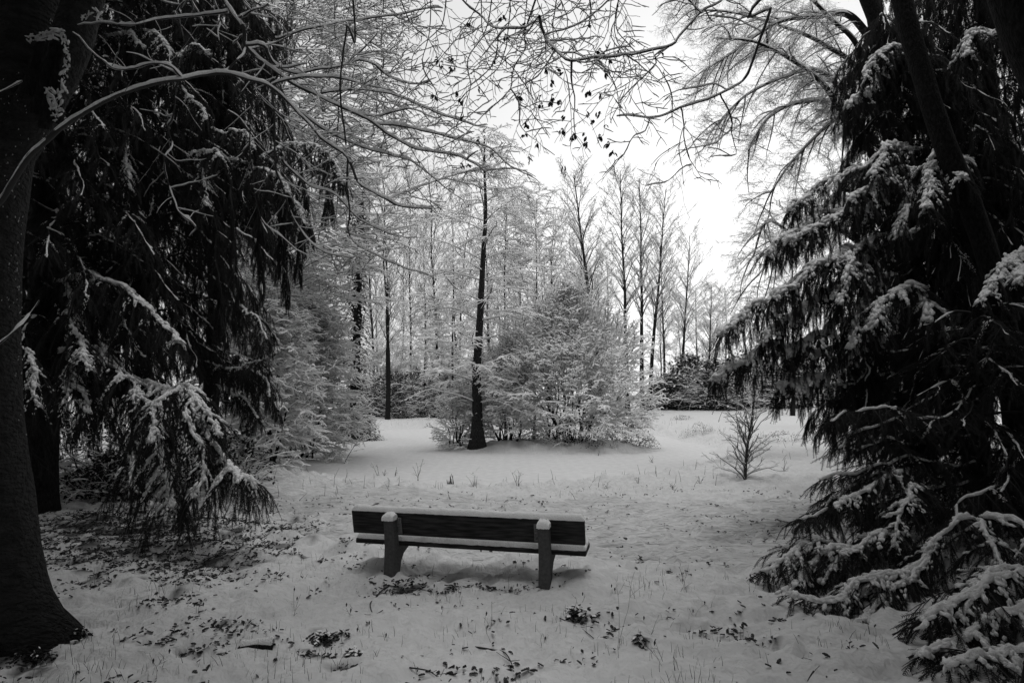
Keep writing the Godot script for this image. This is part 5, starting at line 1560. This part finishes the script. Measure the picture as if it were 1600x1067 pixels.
	for k in [[108, 1004, 0.16, 0.06, "dark moss and leaf clump against the right root of the old beech"], [52, 1030, 0.14, 0.05, "dark moss clump in front of the old beech"], [18, 1012, 0.10, 0.06, "dark moss clump at the left foot of the old beech"]]:
		thicket("moss_clump", k[4], gp(k[0], k[1]), k[2], k[2] * 0.7, k[3], 60, 0.02, "", 0.026, 0.04, "moss")
	# bracken clump
	for k in [[905, 968, 0.13, 0.09, "dry bracken clump in the snow right of the right bench leg", 26], [510, 998, 0.17, 0.055, "dark bracken and leaf clump in the left bottom snow", 30], [1000, 998, 0.05, 0.03, "dark curled leaf bunch near the bottom right of centre", 10], [553, 1020, 0.07, 0.03, "dark leaf bunch below the bracken clump", 12]]:
		thicket("bracken_clump", k[4], gp(k[0], k[1]), k[2], k[2] * 0.7, k[3], k[5], 0.04, "", 0.036, 0.35, "plant")

func weed(called: String, label: String, g: Vector3, hpx: float, n: int) -> void:
	var H := hpx / F * -g.z * 1.05
	var t := thing(called, g, label, "weed")
	var mb := MB.new(); var ms := MB.new()
	for k in n:
		var p := g + Vector3(rf(-0.02, 0.02), -0.03, rf(-0.02, 0.02)) * (1.0 + H)
		var d := Vector3(rf(-0.45, 0.45), 1, rf(-0.4, 0.4)).normalized()
		grow(mb, ms, p, d, H * rf(0.6, 1.1), clampf(-g.z * 0.00042, 0.0018, 0.007), 1, {"up": -0.05, "wob": 0.13, "snow": 0.004, "gap": H * 0.3, "rmin": clampf(-g.z * 0.00025, 0.0011, 0.004), "seg": H * 0.1, "gaps": 0.4})
		# seed head
		var e := p + d * H * rf(0.5, 0.9) + Vector3(rf(-1, 1), 0, rf(-1, 1)) * H * 0.1
		if rng.randf() < 0.6: mb.tube(PackedVector3Array([e, e - Vector3(0, 0.012, 0), e - Vector3(0.002, 0.03, 0)]), PackedFloat32Array([0.002, 0.007, 0.002]), 5, W1)
	var b := part("stalks", mb, M.twig, t)
	part("snow", ms, M.snow, b)

# ---------------------------------------------------------------- litter on the snow
func debris() -> void:
	var o := {"wob": 0.18, "snow": 0.0, "gap": 0.12, "rmin": 0.0018}
	for k in [
		[[607, 912, 596, 922, 585, 935, 578, 945, 584, 951, 598, 950], 0.007, "hooked dark twig lying below the bench's left leg"],
		[[624, 911, 606, 911, 598, 915], 0.006, "straight dark twig across the hooked one below the bench"],
		[[720, 1003, 745, 1008, 770, 1014, 790, 1020, 803, 1040], 0.007, "long dark twig lying in the bottom middle"],
		[[850, 948, 875, 965, 905, 980, 928, 997], 0.005, "thin straight twig lying right of centre"],
		[[640, 1033, 670, 1048, 690, 1062], 0.005, "thin twig near the bottom edge below the bench"],
		[[1288, 1032, 1272, 1046, 1262, 1062], 0.007, "dark twig lying at the bottom right"],
		[[222, 852, 240, 844, 258, 841], 0.006, "dark twig on the leaf litter at the left"],
		[[1262, 784, 1275, 786], 0.014, "short dark stick on the path at the right"],
		[[1205, 803, 1216, 803], 0.016, "small dark stick on the path left of the right stick"],
		[[1160, 815, 1175, 818], 0.010, "tiny twig lying on the path right of the bench"],
		[[968, 841, 980, 842], 0.02, "dark clod on the path right of the bench"],
		[[1395, 985, 1440, 975, 1480, 965], 0.007, "pale bare twig under the lying spruce boughs"]]:
		var pts := []
		for j in k[0].size() / 2: pts.append(gp(k[0][j * 2], k[0][j * 2 + 1]) + Vector3(0, k[1] * 0.3 + 0.008 * (j % 2), 0))
		var t := thing("fallen_twig", pts[0], k[2], "twig")
		var mb := MB.new(); var ms := MB.new()
		var c := curve(pts, 0.04)
		mb.tube(c, radii(c.size(), k[1], k[1] * 0.5), 6, lin(1.0))
		if c.size() > 6:
			for j in 3: grow(mb, ms, c[int(c.size() * rf(0.2, 0.9))], Vector3(rf(-1, 1), rf(0.0, 0.5), rf(-1, 1)).normalized(), rf(0.05, 0.14), k[1] * 0.5, 0, o)
		part("wood", mb, M.twig, t)
	# the half-buried log
	var a := gp(374, 1009); var b := gp(428, 1009)
	var lg := thing("fallen_log", a, "short dark log half buried in the left foreground snow", "log")
	trunk_of(lg, [a + Vector3(0, 0.0, 0), a.lerp(b, 0.5) + Vector3(0, 0.012, 0), b], 0.032, 0.026, M.bark, 0.15, 0.0, "wood")
	var sm := MB.new()
	var c := curve([a + Vector3(0.01, 0.028, -0.01), a.lerp(b, 0.5) + Vector3(0, 0.035, -0.01), b + Vector3(-0.01, 0.028, -0.01)], 0.02)
	lay_snow(sm, c, radii(c.size(), 0.022, 0.02), 0.02, 6)
	part("snow", sm, M.snow, lg)
	# leaf litter where the snow is thin
	var lm := []
	for k in 4:
		var mb := MB.new()
		var w := rf(0.010, 0.018); var l := rf(0.035, 0.055)
		for j in 3:
			var w0 := w * sin(PI * (j + 0.2) / 3.4); var w1 := w * sin(PI * (j + 1.2) / 3.4)
			for e in [-1.0, 1.0]:
				mb.face4(Vector3(l * j / 3, 0.004 * j, 0), Vector3(l * j / 3, 0.012 + 0.003 * j, w0 * e), Vector3(l * (j + 1) / 3, 0.012 + 0.004 * j, w1 * e), Vector3(l * (j + 1) / 3, 0.004 * (j + 1), 0), lin([0.03, 0.05, 0.04, 0.07][k]))
		lm.append(mb.mesh(M.leaf))
	var xs := [[], [], [], []]
	for k in 120000:
		var x := rf(-7.5, 9.5); var z := rf(-11.5, -3.2)
		var w := bare(x, z)
		var q := nz.get_noise_2d(x * 4.2, z * 4.2) * 0.7 + nz.get_noise_2d(x * 11.0, z * 11.0) * 0.5
		if nz.get_noise_2d(x * 1.2 + 7.0, z * 1.2) < -0.12 and w < 0.4: continue
		if rng.randf() > smoothstep(0.0, 0.4, w * 0.9 + q * 0.4) * 0.95 + 0.0002 * (1.0 - on_path(x, z)): continue
		xs[rng.randi() % 4].append(Transform3D(Basis(Vector3.UP, rf(0, TAU)) * Basis(Vector3.RIGHT, rf(-0.5, 0.5)) * Basis(Vector3.BACK, rf(-0.4, 0.4)) * Basis.from_scale(Vector3.ONE * rf(0.25, 0.95)), Vector3(x, hgt(x, z) + 0.001, z)))
	var lit := thing("leaf_litter", Vector3.ZERO, "dark dead leaves and needles strewn over thin snow under the left trees and around the bench", "leaves")
	lit.set_meta("kind", "stuff")
	for k in 4: multi("leaves", lm[k], xs[k], lit)
	# stubble: short grass stalks poking through
	var gm := MB.new()
	gm.tube(PackedVector3Array([Vector3(0, -0.02, 0), Vector3(0.004, 0.03, 0), Vector3(0.014, 0.07, 0.004)]), PackedFloat32Array([0.0017, 0.0014, 0.0007]), 3, lin(0.05))
	var gmesh := gm.mesh(M.leaf)
	var gs := []
	for k in 9000:
		var z := -3.1 - 9.5 * pow(rng.randf(), 1.7)
		var x := rf(-0.95, 0.95) * -z
		if on_path(x, z) > 0.2 or nz.get_noise_2d(x * 1.6 + 30.0, z * 1.6) < rf(0.0, 0.22): continue
		gs.append(Transform3D(Basis(Vector3.UP, rf(0, TAU)) * Basis(Vector3.BACK, rf(-0.45, 0.45)) * Basis.from_scale(Vector3.ONE * rf(0.4, 1.15)), on(x, z)))
	for k in 500:   # along the pond's edge and on its far bank
		var az := rf(0, TAU); var e := rf(1.03, 1.3)
		var x := -0.5 + 9.5 * e * cos(az); var z := -30.8 + 16.0 * e * sin(az)
		gs.append(Transform3D(Basis(Vector3.UP, rf(0, TAU)) * Basis(Vector3.BACK, rf(-0.6, 0.6)) * Basis.from_scale(Vector3(3.0, rf(1.5, 4.0), 3.0)), on(x, z)))
	var st := thing("grass_stubble", Vector3.ZERO, "short dry grass stalks poking through the snow", "grass")
	st.set_meta("kind", "stuff")
	multi("stalks", gmesh, gs, st)

# ---------------------------------------------------------------- the grove the photographer stands in
func behind() -> void:
	for k in [
		[-2.9, 2.2, 4.0, 12.0, 4.4, 60, 0.25, "conifer behind the camera to the left"],
		[0.8, 3.6, 4.4, 12.0, 4.6, 60, 0.25, "conifer right behind the camera"],
		[3.9, 1.9, 4.0, 12.0, 4.2, 60, 0.25, "conifer behind the camera to the right"],
		[-5.6, -1.8, 5.7, 13.0, 5.4, 140, 0.07, "tall conifer left of the camera whose boughs roof the foreground"],
		[5.8, -1.9, 5.7, 13.0, 5.4, 140, 0.07, "tall conifer right of the camera whose boughs roof the foreground"],
		[-6.6, -4.6, 9.9, 16.0, 7.0, 60, 0.08, "tall conifer left of the bench outside the picture"],
		[6.8, -4.8, 9.9, 16.0, 7.0, 60, 0.08, "tall conifer right of the bench outside the picture"],
		[-9.6, -6.6, 3.0, 16.0, 3.6, 90, 0.3, "slender conifer left of the bench, just outside the picture"],
		[9.8, -6.9, 3.0, 16.0, 3.6, 90, 0.3, "slender conifer right of the bench, just outside the picture"],
		[-8.4, -4.6, 1.2, 10.0, 3.0, 60, 0.4, "dense conifer filling the left side outside the picture"],
		[8.2, -4.4, 1.2, 10.0, 2.8, 60, 0.4, "dense conifer filling the right side outside the picture"],
		[-4.6, 5.6, 2.2, 14.0, 4.2, 70, 0.3, "conifer farthest behind the camera to the left"],
		[5.4, 6.2, 2.2, 14.0, 4.2, 70, 0.3, "conifer farthest behind the camera to the right"],
		[-8.6, -1.0, 2.6, 15.0, 4.6, 80, 0.25, "conifer standing left of the camera outside the picture"],
		[8.8, -1.2, 2.6, 15.0, 4.6, 80, 0.25, "conifer standing right of the camera outside the picture"]]:
		var b := on(k[0], k[1])
		var t := thing("grove_conifer", b, k[7], "tree")
		trunk_of(t, [b - Vector3(0, 0.3, 0), b + Vector3(0, 6, 0), b + Vector3(0.1, k[3] + 1.0, 0)], 0.22, 0.08, M.bark, 0.05)
		conifer_fill(t, [b, b + Vector3(0, k[3], 0)], k[2], k[3] - 1.0, k[5], k[4], k[4] * 0.45, {"L": 1.05, "snow": 0.0, "hang": 0.25, "gap": 0.10, "sag": k[6], "sstep": 0.08, "ns": 2.0, "fall": 0.1}, ((-0.15 if k[2] < 7.0 else 0.15) if k[0] < 0 else 1.5) if k[6] < 0.1 else -0.05, (1.6 if k[0] < 0 else (3.29 if k[2] < 7.0 else 2.99)) if k[6] < 0.1 else 3.19)
